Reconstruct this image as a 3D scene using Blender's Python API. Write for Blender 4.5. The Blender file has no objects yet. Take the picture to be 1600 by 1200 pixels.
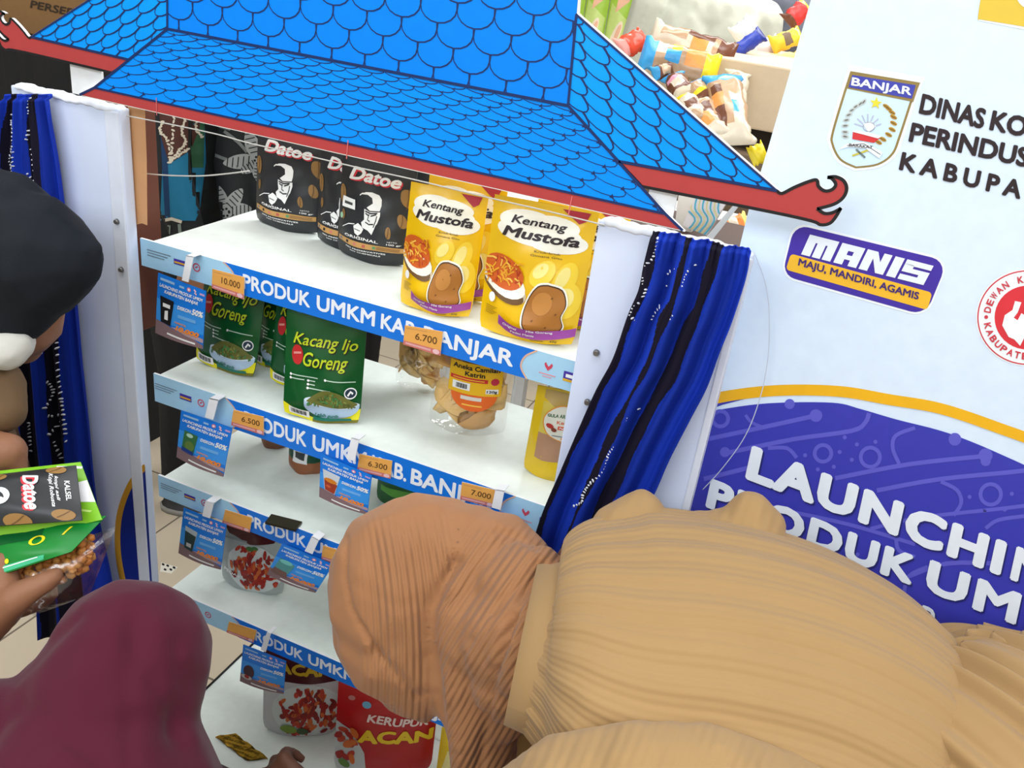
import bpy, bmesh, math, random
import numpy as np
from mathutils import Vector, Matrix
from mathutils.geometry import tessellate_polygon

random.seed(7)
sc = bpy.context.scene
# ------------------------------------------------------------------ camera
F = 1381.06
CAM = Vector((0.924733, -0.9456605, 1.60072155))
RGT = Vector((0.9140938532851612, 0.38620458396872837, 0.12360601404392738))
DWN = Vector((0.2727452025106803, -0.36000155884848567, -0.8921933266585602))
FWD = Vector((-0.3000707948029834, 0.8492613831725788, -0.43441065958158087))
cd = bpy.data.cameras.new('camera')
cam = bpy.data.objects.new('camera', cd)
sc.collection.objects.link(cam)
cd.sensor_width = 36.0
cd.lens = F * 36.0 / 1600.0
cd.clip_start = 0.02
mw = Matrix.Identity(4)
for i in range(3):
    mw[i][0] = RGT[i]; mw[i][1] = -DWN[i]; mw[i][2] = -FWD[i]; mw[i][3] = CAM[i]
cam.matrix_world = mw
sc.camera = cam
# ------------------------------------------------------------------ world, lamps, exposure
sc.view_settings.view_transform = 'Standard'
sc.view_settings.look = 'None'
sc.view_settings.gamma = 1.0
sc.view_settings.exposure = 0.0
wd = bpy.data.worlds.new('world'); sc.world = wd; wd.use_nodes = True
wd.node_tree.nodes['Background'].inputs[0].default_value = (0.86, 0.93, 1.0, 1)
wd.node_tree.nodes['Background'].inputs[1].default_value = 0.30

def area(name, loc, size, power, col=(0.95, 0.98, 1.0), target=None):
    l = bpy.data.lights.new(name, 'AREA'); l.shape = 'RECTANGLE'
    l.size, l.size_y = size; l.energy = power; l.color = col
    o = bpy.data.objects.new(name, l); sc.collection.objects.link(o); o.location = loc
    if target is not None:
        o.rotation_euler = (Vector(target) - Vector(loc)).to_track_quat('-Z', 'Y').to_euler()
    return o
area('ceiling_or_fill_lamp', (0.35, -0.70, 2.93), (2.4, 0.5), 24)
area('ceiling_or_fill_lamp', (0.6, -2.55, 2.75), (3.6, 0.7), 60, (0.88, 0.94, 1.0), (0.5, 0.0, 0.9))  # added fill from behind the camera, tilted to brighten the upright fronts
area('ceiling_or_fill_lamp', (0.5, 1.1, 2.93), (2.4, 0.5), 38)
area('ceiling_or_fill_lamp', (1.3, 2.6, 2.93), (3.0, 0.6), 80)
area('ceiling_or_fill_lamp', (-1.9, -0.2, 2.93), (0.5, 2.4), 20)
area('ceiling_or_fill_lamp', (2.4, -0.6, 2.93), (0.5, 2.4), 30)

# ------------------------------------------------------------------ geometry helpers
def ray(px, py):
    return RGT * ((px - 800) / F) + DWN * ((py - 600) / F) + FWD
def on_y(px, py, y=0.0):
    d = ray(px, py); return CAM + d * ((y - CAM.y) / d.y)
def on_z(px, py, z):
    d = ray(px, py); return CAM + d * ((z - CAM.z) / d.z)
def on_plane(px, py, o, n):
    d = ray(px, py); return CAM + d * ((o - CAM).dot(n) / d.dot(n))
def U(px, py, D):
    return CAM + ray(px, py) * D
def proj(p):
    d = Vector(p) - CAM; z = d.dot(FWD); return (d.dot(RGT) / z * F + 800, d.dot(DWN) / z * F + 600)
def lin(c):
    c = c / 255.0
    return c / 12.92 if c <= 0.04045 else ((c + 0.055) / 1.055) ** 2.4

_m = {}
def K(r, g, b, rough=0.5, spec=0.4, bump=0.0, scale=60.0, emit=0.0, metal=0.0, tint=0.06):
    key = (r, g, b, rough, spec, bump, scale, emit, metal, tint)
    if key in _m: return _m[key]
    m = bpy.data.materials.new('paint_%d_%d_%d' % (r, g, b)); m.use_nodes = True
    nt = m.node_tree; p = nt.nodes['Principled BSDF']
    p.inputs['Roughness'].default_value = rough
    p.inputs['Specular IOR Level'].default_value = spec
    p.inputs['Metallic'].default_value = metal
    tc = nt.nodes.new('ShaderNodeTexCoord'); nz = nt.nodes.new('ShaderNodeTexNoise')
    nz.inputs['Scale'].default_value = scale; nz.inputs['Detail'].default_value = 2
    nt.links.new(tc.outputs['Object'], nz.inputs['Vector'])
    mx = nt.nodes.new('ShaderNodeMix'); mx.data_type = 'RGBA'
    c = (lin(r), lin(g), lin(b))
    mx.inputs[6].default_value = (*[v * (1 - tint) for v in c], 1)
    mx.inputs[7].default_value = (*[min(1, v * (1 + tint)) for v in c], 1)
    nt.links.new(nz.outputs['Fac'], mx.inputs[0]); nt.links.new(mx.outputs[2], p.inputs['Base Color'])
    if bump:
        bp = nt.nodes.new('ShaderNodeBump'); bp.inputs['Strength'].default_value = bump
        bp.inputs['Distance'].default_value = 0.002
        nt.links.new(nz.outputs['Fac'], bp.inputs['Height']); nt.links.new(bp.outputs['Normal'], p.inputs['Normal'])
    if emit:
        p.inputs['Emission Color'].default_value = (*c, 1); p.inputs['Emission Strength'].default_value = emit
    _m[key] = m
    return m

def film(name, tint=(1, 1, 1), gloss=0.12, rough=0.12):
    m = bpy.data.materials.new(name); m.use_nodes = True; nt = m.node_tree
    for n in list(nt.nodes): nt.nodes.remove(n)
    out = nt.nodes.new('ShaderNodeOutputMaterial'); mix = nt.nodes.new('ShaderNodeMixShader')
    tr = nt.nodes.new('ShaderNodeBsdfTransparent'); gl = nt.nodes.new('ShaderNodeBsdfGlossy')
    lw = nt.nodes.new('ShaderNodeLayerWeight'); lw.inputs['Blend'].default_value = 0.25
    mr = nt.nodes.new('ShaderNodeMapRange'); mr.inputs[3].default_value = gloss * 0.4; mr.inputs[4].default_value = min(1, gloss * 4)
    nz = nt.nodes.new('ShaderNodeTexNoise'); nz.inputs['Scale'].default_value = 45
    bp = nt.nodes.new('ShaderNodeBump'); bp.inputs['Distance'].default_value = 0.006; bp.inputs['Strength'].default_value = 0.7
    tc = nt.nodes.new('ShaderNodeTexCoord')
    nt.links.new(tc.outputs['Object'], nz.inputs['Vector']); nt.links.new(nz.outputs['Fac'], bp.inputs['Height'])
    nt.links.new(bp.outputs['Normal'], gl.inputs['Normal'])
    tr.inputs[0].default_value = (*tint, 1); gl.inputs['Roughness'].default_value = rough
    nt.links.new(lw.outputs['Facing'], mr.inputs[0]); nt.links.new(mr.outputs[0], mix.inputs[0])
    nt.links.new(tr.outputs[0], mix.inputs[1]); nt.links.new(gl.outputs[0], mix.inputs[2])
    nt.links.new(mix.outputs[0], out.inputs[0])
    return m

def cloth(name, rgb, k=1.0, strength=0.5, dist=0.002, weave=0.0, rough=0.85, mixk=None, base_var=0.05):
    """woven cloth; its pleats are a bump that follows the float attribute 'phi' of the mesh"""
    m = bpy.data.materials.new(name); m.use_nodes = True; nt = m.node_tree; p = nt.nodes['Principled BSDF']
    p.inputs['Roughness'].default_value = rough; p.inputs['Specular IOR Level'].default_value = 0.2
    try: p.inputs['Sheen Weight'].default_value = 0.12
    except Exception: pass
    at = nt.nodes.new('ShaderNodeAttribute'); at.attribute_name = 'phi'
    am = nt.nodes.new('ShaderNodeAttribute'); am.attribute_name = 'amp'
    def math_(op, a, b=None):
        n = nt.nodes.new('ShaderNodeMath'); n.operation = op
        for i, v in enumerate((a, b)):
            if v is None: continue
            if isinstance(v, (int, float)): n.inputs[i].default_value = v
            else: nt.links.new(v, n.inputs[i])
        return n.outputs[0]
    s1 = math_('SINE', math_('MULTIPLY', at.outputs['Fac'], k))
    s1 = math_('SUBTRACT', 1.0, math_('POWER', math_('ABSOLUTE', s1), 2.2))
    s2 = math_('SINE', math_('MULTIPLY', at.outputs['Fac'], k * 0.29))
    h = math_('ADD', math_('MULTIPLY', s1, 0.55), math_('MULTIPLY', s2, 0.9))
    h = math_('MULTIPLY', h, am.outputs['Fac'])
    bp = nt.nodes.new('ShaderNodeBump'); bp.inputs['Strength'].default_value = strength; bp.inputs['Distance'].default_value = dist
    nt.links.new(h, bp.inputs['Height'])
    tc = nt.nodes.new('ShaderNodeTexCoord'); nz = nt.nodes.new('ShaderNodeTexNoise'); nz.inputs['Scale'].default_value = 9
    nt.links.new(tc.outputs['Object'], nz.inputs['Vector'])
    mx = nt.nodes.new('ShaderNodeMix'); mx.data_type = 'RGBA'; c = [lin(v) for v in rgb]
    mx.inputs[6].default_value = (*[v * (1 - base_var) for v in c], 1); mx.inputs[7].default_value = (*[v * (1 + base_var) for v in c], 1)
    nt.links.new(nz.outputs['Fac'], mx.inputs[0]); nt.links.new(mx.outputs[2], p.inputs['Base Color'])
    if weave:
        n2 = nt.nodes.new('ShaderNodeTexNoise'); n2.inputs['Scale'].default_value = 900
        nt.links.new(tc.outputs['Object'], n2.inputs['Vector'])
        b2 = nt.nodes.new('ShaderNodeBump'); b2.inputs['Strength'].default_value = weave; b2.inputs['Distance'].default_value = 0.0004
        nt.links.new(n2.outputs['Fac'], b2.inputs['Height']); nt.links.new(bp.outputs['Normal'], b2.inputs['Normal'])
        nt.links.new(b2.outputs['Normal'], p.inputs['Normal'])
    else:
        nt.links.new(bp.outputs['Normal'], p.inputs['Normal'])
    return m

def tag(o, label=None, cat=None, group=None, kind=None):
    if label: o['label'] = label
    if cat: o['category'] = cat
    if group: o['group'] = group
    if kind: o['kind'] = kind
    return o
def empty(name, loc=(0, 0, 0), label=None, cat=None, group=None):
    o = bpy.data.objects.new(name, None); o.empty_display_size = 0.05
    sc.collection.objects.link(o); o.location = loc
    return tag(o, label, cat, group)

class MB:
    """collects shapes and links them as ONE mesh object"""
    def __init__(s): s.bm = bmesh.new(); s.mats = []
    def mi(s, m):
        if m not in s.mats: s.mats.append(m)
        return s.mats.index(m)
    def face(s, pts, m):
        f = s.bm.faces.new([s.bm.verts.new(p) for p in pts]); f.material_index = s.mi(m); return f
    def mesh(s, verts, faces, m, smooth=True):
        vs = [s.bm.verts.new(v) for v in verts]; k = s.mi(m)
        for f in faces:
            try: q = s.bm.faces.new([vs[i] for i in f])
            except ValueError: continue
            q.material_index = k; q.smooth = smooth
        return vs
    def hexa(s, b, t, m):
        """solid between bottom loop b and top loop t"""
        n = len(b); v = list(b) + list(t)
        f = [tuple(range(n - 1, -1, -1)), tuple(range(n, 2 * n))] + [(i, (i + 1) % n, n + (i + 1) % n, n + i) for i in range(n)]
        s.mesh(v, f, m, False)
    def box(s, lo, hi, m, bev=0.0):
        lo = Vector(lo); hi = Vector(hi)
        g = bmesh.ops.create_cube(s.bm, size=1.0); vs = g['verts']
        for v in vs: v.co = Vector(((lo[i] + hi[i]) / 2 + v.co[i] * (hi[i] - lo[i]) for i in range(3)))
        fs = {f for v in vs for f in v.link_faces}
        for f in fs: f.material_index = s.mi(m)
        if bev:
            r = bmesh.ops.bevel(s.bm, geom=list({e for f in fs for e in f.edges}), offset=bev, segments=2, affect='EDGES', profile=0.6)
            for f in r['faces']: f.material_index = s.mi(m)
    def loft(s, rings, m, cap=True, closed=True):
        n = len(rings[0]); v = [p for r in rings for p in r]; f = []
        for i in range(len(rings) - 1):
            for j in range(n if closed else n - 1):
                a = i * n + j; b = i * n + (j + 1) % n
                f.append((a, b, b + n, a + n))
        vs = s.mesh(v, f, m)
        if cap and closed:
            for idx in (range(n - 1, -1, -1), range((len(rings) - 1) * n, len(rings) * n)):
                q = s.bm.faces.new([vs[i] for i in idx]); q.material_index = s.mi(m)
    def tube(s, pts, r, m, n=10):
        pts = [Vector(p) for p in pts]; rs = r if isinstance(r, (list, tuple)) else [r] * len(pts); rings = []
        up = Vector((0.13, 0.31, 0.94))
        for i, p in enumerate(pts):
            t = (pts[min(i + 1, len(pts) - 1)] - pts[max(i - 1, 0)]).normalized()
            a = t.cross(up)
            if a.length < 1e-3: a = t.cross(Vector((1, 0, 0)))
            a.normalize(); b = t.cross(a)
            rings.append([p + (a * math.cos(k * 2 * math.pi / n) + b * math.sin(k * 2 * math.pi / n)) * rs[i] for k in range(n)])
        s.loft(rings, m)
    def ball(s, c, r, m, sub=2):
        r = r if isinstance(r, (tuple, list)) else (r, r, r)
        g = bmesh.ops.create_icosphere(s.bm, subdivisions=sub, radius=1.0)
        for v in g['verts']: v.co = Vector((c[0] + v.co.x * r[0], c[1] + v.co.y * r[1], c[2] + v.co.z * r[2]))
        for f in {f for v in g['verts'] for f in v.link_faces}: f.material_index = s.mi(m); f.smooth = True
    def build(s, name, parent=None, matrix=None, recalc=True):
        if recalc: bmesh.ops.recalc_face_normals(s.bm, faces=s.bm.faces)
        me = bpy.data.meshes.new(name); s.bm.to_mesh(me); s.bm.free()
        for m in s.mats: me.materials.append(m)
        o = bpy.data.objects.new(name, me); sc.collection.objects.link(o)
        if matrix is not None: o.matrix_world = matrix
        if parent is not None:
            o.parent = parent
            if matrix is not None: o.matrix_parent_inverse = Matrix.Identity(4)
            elif parent.type == 'EMPTY' or True:
                o.matrix_parent_inverse = parent.matrix_basis.inverted()
        return o

_t = {}
def glyphs(txt, bold=0.0, shear=0.0, space=1.0):
    key = (txt, bold, shear, space)
    if key in _t: return _t[key]
    c = bpy.data.curves.new('lettering', 'FONT'); c.body = txt; c.size = 1.0; c.shear = shear; c.offset = bold
    c.space_character = space; c.dimensions = '2D'; c.fill_mode = 'FRONT'; c.resolution_u = 3
    o = bpy.data.objects.new('lettering', c); sc.collection.objects.link(o)
    dg = bpy.context.evaluated_depsgraph_get(); dg.update()
    ev = o.evaluated_get(dg); me = ev.to_mesh()
    vs = [(v.co.x, v.co.y) for v in me.vertices]; fs = [tuple(p.vertices) for p in me.polygons]
    ev.to_mesh_clear(); bpy.data.objects.remove(o); bpy.data.curves.remove(c)
    _t[key] = (vs, fs); return _t[key]
_cap = {}
def capheight(bold):
    if bold not in _cap:
        vs, _ = glyphs('H', bold); _cap[bold] = (min(v[1] for v in vs), max(v[1] for v in vs))
    return _cap[bold]

class Art:
    """a print: flat shapes in the 2-D frame of one surface, later laid on that surface in thin layers"""
    def __init__(s, ydown=False): s.it = []; s.yd = -1.0 if ydown else 1.0
    def raw(s, vs, fs, m, layer=1, clip=None): s.it.append((vs, fs, m, layer, clip))
    def poly(s, pts, m, layer=1, clip=None):
        pts = [(p[0], p[1]) for p in pts]
        fs = tessellate_polygon([[Vector((p[0], p[1], 0)) for p in pts]])
        s.raw(pts, [tuple(f) for f in fs], m, layer, clip)
    def line(s, pts, w, m, layer=1, clip=None, closed=False):
        n = len(pts); L = []; R = []
        ws = w if isinstance(w, (list, tuple)) else [w] * n
        for i in range(n):
            a = pts[(i - 1) % n] if closed else pts[max(i - 1, 0)]; b = pts[(i + 1) % n] if closed else pts[min(i + 1, n - 1)]
            dx, dy = b[0] - a[0], b[1] - a[1]; l = math.hypot(dx, dy) or 1; nx, ny = -dy / l * ws[i] / 2, dx / l * ws[i] / 2
            L.append((pts[i][0] + nx, pts[i][1] + ny)); R.append((pts[i][0] - nx, pts[i][1] - ny))
        f = [(i, (i + 1) % n, n + (i + 1) % n, n + i) for i in range(n if closed else n - 1)]
        s.raw(L + R, f, m, layer, clip)
    def ell(s, c, rx, ry, m, layer=1, rot=0.0, n=20, clip=None):
        ca, sa = math.cos(rot), math.sin(rot)
        p = []
        for k in range(n):
            x, y = rx * math.cos(2 * math.pi * k / n), ry * math.sin(2 * math.pi * k / n)
            p.append((c[0] + x * ca - y * sa, c[1] + x * sa + y * ca))
        s.raw(p, [tuple(range(n))], m, layer, clip)
    def ring(s, c, rx, ry, w, m, layer=1, rot=0.0, n=32, a0=0, a1=2 * math.pi, clip=None):
        ca, sa = math.cos(rot), math.sin(rot); full = abs(a1 - a0 - 2 * math.pi) < 1e-6; p = []
        for k in range(n if full else n + 1):
            t = a0 + (a1 - a0) * k / n; x, y = rx * math.cos(t), ry * math.sin(t)
            p.append((c[0] + x * ca - y * sa, c[1] + x * sa + y * ca))
        s.line(p, w, m, layer, clip, closed=full)
    def rect(s, x0, y0, x1, y1, m, layer=1, clip=None): s.raw([(x0, y0), (x1, y0), (x1, y1), (x0, y1)], [(0, 1, 2, 3)], m, layer, clip)
    def text(s, txt, A, B, h, m, layer=2, bold=0.0, shear=0.0, clip=None, up=None, space=1.0):
        vs, fs = glyphs(txt, 0.0, shear, space)
        if not vs: return
        x0 = min(v[0] for v in vs); x1 = max(v[0] for v in vs); c0, c1 = capheight(0.0)
        dx, dy = B[0] - A[0], B[1] - A[1]; W = math.hypot(dx, dy); ex = (dx / W, dy / W)
        ey = up or (-ex[1] * s.yd, ex[0] * s.yd)
        k = W / (x1 - x0 + 2 * bold); q = h / (c1 - c0 + 2 * bold)
        n = 0 if bold < 0.006 else (12 if bold > 0.05 else (8 if bold > 0.04 else 6))
        for i in range(-1, n):
            ox = bold + (bold * math.cos(2 * math.pi * (i + 0.5) / n) if i >= 0 else 0); oy = bold + (bold * math.sin(2 * math.pi * (i + 0.5) / n) if i >= 0 else 0)
            s.raw([(A[0] + ex[0] * (v[0] - x0 + ox) * k + ey[0] * (v[1] - c0 + oy) * q, A[1] + ex[1] * (v[0] - x0 + ox) * k + ey[1] * (v[1] - c0 + oy) * q) for v in vs], fs, m, layer + 0.05 * (i + 1), clip)
    def remap(s, fn):
        s.it = [([(v[0], fn(v[1])) for v in vs], fs, m, l, c) for vs, fs, m, l, c in s.it]
    def emit(s, mb, fmap, eps=0.00025, step=None, tf=None):
        groups = {}
        for vs, fs, m, layer, clip in s.it:
            groups.setdefault((m.name, layer, id(clip)), (m, layer, clip, []))[3].append((vs, fs))
        for m, layer, clip, parts in groups.values():
            b = bmesh.new()
            lay = b.verts.layers.float.new('lift')
            for idx, (vs, fs) in enumerate(parts):
                bv = [b.verts.new((v[0], v[1], 0)) for v in vs]
                for q in bv: q[lay] = 2e-5 * (idx % 9)
                for f in fs:
                    if len(set(f)) < 3: continue
                    try: b.faces.new([bv[i] for i in f])
                    except ValueError: pass
            if clip:
                cx = sum(p[0] for p in clip) / len(clip); cy = sum(p[1] for p in clip) / len(clip)
                for i in range(len(clip)):
                    p, q = clip[i], clip[(i + 1) % len(clip)]
                    n = Vector((-(q[1] - p[1]), q[0] - p[0], 0))
                    if n.length < 1e-9: continue
                    if n.dot(Vector((cx - p[0], cy - p[1], 0))) > 0: n = -n
                    bmesh.ops.bisect_plane(b, geom=b.verts[:] + b.edges[:] + b.faces[:], plane_co=(p[0], p[1], 0), plane_no=n, clear_outer=True, dist=1e-7)
            if step and b.verts:
                for ax in (0, 1):
                    lo = min(v.co[ax] for v in b.verts); hi = max(v.co[ax] for v in b.verts); t = (math.floor(lo / step) + 1) * step
                    while t < hi:
                        co = [0, 0, 0]; no = [0, 0, 0]; co[ax] = t; no[ax] = 1
                        bmesh.ops.bisect_plane(b, geom=b.verts[:] + b.edges[:] + b.faces[:], plane_co=co, plane_no=no, dist=1e-7); t += step
            b.verts.index_update()
            if b.verts:
                mb.mesh([fmap(v.co.x, v.co.y, eps * layer + v[lay]) for v in b.verts], [[v.index for v in f.verts] for f in b.faces], m, True)
            b.free()

def slab(mb, outline, fmap, thick, mat, edge=None):
    """flat board with its own thickness; the outline is in the same 2-D frame as its print"""
    fs = tessellate_polygon([[Vector((p[0], p[1], 0)) for p in outline]])
    n = len(outline)
    fr = [fmap(p[0], p[1], 0) for p in outline]; bk = [fmap(p[0], p[1], -thick) for p in outline]
    mb.mesh(fr + bk, [tuple(f) for f in fs] + [tuple(i + n for i in reversed(f)) for f in fs], mat, False)
    mb.mesh(fr + bk, [(i, (i + 1) % n, n + (i + 1) % n, n + i) for i in range(n)], edge or mat, False)

def bez(pts, n=8):
    """smooth curve through points (Catmull-Rom)"""
    out = []
    for i in range(len(pts) - 1):
        p0 = pts[max(i - 1, 0)]; p1 = pts[i]; p2 = pts[i + 1]; p3 = pts[min(i + 2, len(pts) - 1)]
        for k in range(n):
            t = k / n
            out.append(tuple(0.5 * ((2 * p1[a]) + (-p0[a] + p2[a]) * t + (2 * p0[a] - 5 * p1[a] + 4 * p2[a] - p3[a]) * t * t + (-p0[a] + 3 * p1[a] - 3 * p2[a] + p3[a]) * t ** 3) for a in range(len(p1))))
    out.append(tuple(pts[-1])); return out

def blob(name, balls, voxel, smooth, mat, parent=None, post=None):
    """one continuous skin grown over a skeleton of tapering joints: balls = chains [(point, radius), ...] or ('e', centre, radii, rot)"""
    bm = bmesh.new()
    def ico(c, r, rot=None):
        g = bmesh.ops.create_icosphere(bm, subdivisions=2, radius=1.0)
        for v in g['verts']:
            p = Vector((v.co.x * r[0], v.co.y * r[1], v.co.z * r[2]))
            v.co = Vector(c) + (rot @ p if rot is not None else p)
    for ch in balls:
        if ch[0] == 'e': ico(ch[1], ch[2], ch[3] if len(ch) > 3 else None); continue
        for i in range(len(ch)):
            p, r = Vector(ch[i][0]), ch[i][1]; ico(p, (r, r, r))
            if i + 1 < len(ch):
                q, r2 = Vector(ch[i + 1][0]), ch[i + 1][1]; n = max(1, int((q - p).length / (0.35 * min(r, r2))))
                n = min(n, 40)
                for k in range(1, n):
                    t = k / n; rr = r + (r2 - r) * t; ico(p.lerp(q, t), (rr, rr, rr))
    me = bpy.data.meshes.new(name); bm.to_mesh(me); bm.free()
    o = bpy.data.objects.new(name, me); sc.collection.objects.link(o)
    a = o.modifiers.new('grow', 'REMESH'); a.mode = 'VOXEL'; a.voxel_size = voxel; a.use_smooth_shade = True
    b = o.modifiers.new('soft', 'SMOOTH'); b.factor = 0.5; b.iterations = smooth
    dg = bpy.context.evaluated_depsgraph_get(); dg.update()
    me2 = bpy.data.meshes.new_from_object(o.evaluated_get(dg)); o.modifiers.clear(); o.data = me2; bpy.data.meshes.remove(me)
    me2.name = name; me2.materials.clear(); me2.materials.append(mat)
    for p in me2.polygons: p.use_smooth = True
    if post: post(me2)
    if parent is not None: o.parent = parent; o.matrix_parent_inverse = parent.matrix_basis.inverted()
    return o
def verts_np(me):
    a = np.empty(len(me.vertices) * 3, dtype=np.float32); me.vertices.foreach_get('co', a); return a.reshape(-1, 3)
def norms_np(me):
    a = np.empty(len(me.vertices) * 3, dtype=np.float32); me.vertex_normals.foreach_get('vector', a); return a.reshape(-1, 3)
def set_attr(me, name, vals):
    at = me.attributes.get(name) or me.attributes.new(name, 'FLOAT', 'POINT')
    at.data.foreach_set('value', np.asarray(vals, dtype=np.float32))
def to_px(co):
    """where points fall along two fixed directions; used to trace fold lines drawn on cloth"""
    d = co - np.array(CAM); z = d @ np.array(FWD)
    return d @ np.array(RGT) / z * F + 800, d @ np.array(DWN) / z * F + 600
def hand_chains(w, d, n, s=1.0, curl=0.5, left=1, spread=0.12):
    """palm, four bent fingers of unequal length and a thumb off the side; w wrist, d towards fingertips, n back of the hand"""
    w = Vector(w); d = Vector(d).normalized(); n = Vector(n); n = (n - d * n.dot(d)).normalized(); sd = d.cross(n) * left
    L = 0.095 * s; ch = []
    for k, off in enumerate((-0.030, -0.010, 0.010, 0.028)):
        ch.append([(w + sd * off * 0.6 * s, 0.015 * s), (w + d * L * 0.6 + sd * off * s, 0.0135 * s), (w + d * L + sd * off * 1.1 * s, 0.0105 * s)])
        base = w + d * L * (0.97 if k in (1, 2) else 0.92) + sd * off * 1.12 * s
        ln = (0.070, 0.080, 0.074, 0.058)[k] * s; q = (d + sd * (off * 4 * spread / 0.12)).normalized(); p = base; c = [(p, 0.0098 * s)]
        ang = 0
        for j, fr in enumerate((0.45, 0.32, 0.23)):
            ang += curl * (0.75, 1.0, 0.8)[j]; v = q * math.cos(ang) - n * math.sin(ang)
            p = p + v * ln * fr; c.append((p, (0.0088, 0.0080, 0.0070)[j] * s))
        ch.append(c)
    b = w + d * L * 0.30 - sd * 0.028 * s; v1 = (d * 0.6 - sd * 0.75 - n * 0.25).normalized(); v2 = (d * 0.85 - sd * 0.35 - n * 0.4).normalized()
    ch.append([(w + d * 0.01 - sd * 0.012 * s, 0.015 * s), (b, 0.0145 * s), (b + v1 * 0.035 * s, 0.011 * s), (b + v1 * 0.035 * s + v2 * 0.030 * s, 0.0095 * s), (b + v1 * 0.035 * s + v2 * 0.052 * s, 0.0075 * s)])
    return ch

# ------------------------------------------------------------------ the shop: floor, ceiling, walls
def tile_floor():
    m = bpy.data.materials.new('floor_tiles'); m.use_nodes = True; nt = m.node_tree; p = nt.nodes['Principled BSDF']
    tc = nt.nodes.new('ShaderNodeTexCoord'); mp = nt.nodes.new('ShaderNodeMapping'); br = nt.nodes.new('ShaderNodeTexBrick')
    mp.inputs['Location'].default_value = (0.645, -0.29, 0)
    br.offset = 0.0; br.inputs['Scale'].default_value = 1.0; br.inputs['Brick Width'].default_value = 0.6; br.inputs['Row Height'].default_value = 0.6
    br.inputs['Mortar Size'].default_value = 0.003
    br.inputs['Color1'].default_value = (lin(205), lin(190), lin(168), 1); br.inputs['Color2'].default_value = (lin(200), lin(186), lin(165), 1)
    br.inputs['Mortar'].default_value = (lin(120), lin(108), lin(95), 1)
    nt.links.new(tc.outputs['Object'], mp.inputs['Vector']); nt.links.new(mp.outputs[0], br.inputs['Vector']); nt.links.new(br.outputs['Color'], p.inputs['Base Color'])
    p.inputs['Roughness'].default_value = 0.22
    return m
b = MB(); b.box((-5, -3, -0.1), (5, 5, 0), tile_floor()); tag(b.build('floor'), kind='structure')
b = MB(); b.box((-5, -3, 3.0), (5, 5, 3.1), K(235, 235, 230, 0.9)); tag(b.build('ceiling'), kind='structure')
wall = K(226, 222, 212, 0.85)
for nm, lo, hi in (('wall_back', (-5, 5, 0), (5, 5.1, 3)), ('wall_left', (-5.1, -3, 0), (-5, 5, 3)), ('wall_right', (5, -3, 0), (5.1, 5, 3)), ('wall_front', (-5, -3.1, 0), (5, -3, 3))):
    b = MB(); b.box(lo, hi, wall); tag(b.build(nm), kind='structure')

# ------------------------------------------------------------------ house-shaped roof board
YR = -0.034
def xz(px, py, y=YR):
    p = on_y(px, py, y); return (p.x, p.z)
def fR(x, z, h): return Vector((x, YR - h, z))
BLUE = K(0, 130, 244, 0.42, 0.2); BLUE2 = K(0, 142, 252, 0.42, 0.2); BLUE3 = K(0, 150, 255, 0.42, 0.2)
INK = K(14, 42, 96, 0.45); INK2 = K(16, 62, 140, 0.45); RED = K(178, 66, 66, 0.45, 0.25); BLACK = K(22, 20, 24, 0.5); WHITE = K(238, 240, 242, 0.5); CARD = K(240, 238, 232, 0.7)
TL, TR = xz(262, 45), xz(888, 165)
BL, BR = xz(148, 137), xz(1040, 334); RL, RR = xz(125, 148), xz(1067, 360)
cx = (TL[0] + TR[0]) / 2
top = 1.80
PTL = (TL[0] + 0.018, top); PTR = (TR[0] - 0.020, top)
art = Art()
panel = [TL, TR, PTR, PTL]; apron = [TL, TR, BR, BL]
def scales(fn, i0, i1, j0, j1, rho, clip, w0, w1, depth=0.42, tick=0.3, layer=2, wt=None, mir=1):
    for j in range(j0, j1):
        for i in range(i0, i1):
            o = 0.5 * (j % 2); pts = []; ws = []
            for k in range(9):
                t = math.pi + math.pi * k / 8
                pts.append(fn(i + o + 0.5 * math.cos(t), j * rho + depth * math.sin(t)))
                ws.append(w0 + (w1 - w0) * (k / 8 if mir > 0 else 1 - k / 8))
            if mir > 0: pts.append(fn(i + o + 0.5, j * rho + tick)); ws.append(wt or w1)
            else: pts.insert(0, fn(i + o - 0.5, j * rho + tick)); ws.insert(0, wt or w1)
            art.line(pts, ws, INK, layer, clip)
ba = math.atan2(TR[1] - TL[1], TR[0] - TL[0])
P = 0.0435
scales(lambda a, q: (TL[0] - 0.004 + a * P, TL[1] + 0.006 + q * P), -1, 14, 0, 17, 0.52, panel, 0.0011, 0.0019, depth=0.36, tick=0.17, wt=0.0030)
def homog(q):
    (x0, y0), (x1, y1), (x2, y2), (x3, y3) = q
    A = []; B = []
    for (u, v), (x, y) in zip(((0, 0), (1, 0), (1, 1), (0, 1)), q):
        A.append([u, v, 1, 0, 0, 0, -u * x, -v * x]); B.append(x); A.append([0, 0, 0, u, v, 1, -u * y, -v * y]); B.append(y)
    h = np.linalg.solve(np.array(A), np.array(B))
    return lambda u, v: ((h[0] * u + h[1] * v + h[2]) / (h[6] * u + h[7] * v + 1), (h[3] * u + h[4] * v + h[5]) / (h[6] * u + h[7] * v + 1))
hq = homog([BL, BR, TR, TL])
NC, NR = 15.6, 11.5
scales(lambda a, q: hq(a / NC, (q + 0.36) / NR), -1, 18, 0, 14, 1.0, apron, 0.0006, 0.0012, depth=0.80, tick=0.24, wt=0.0052)
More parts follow.
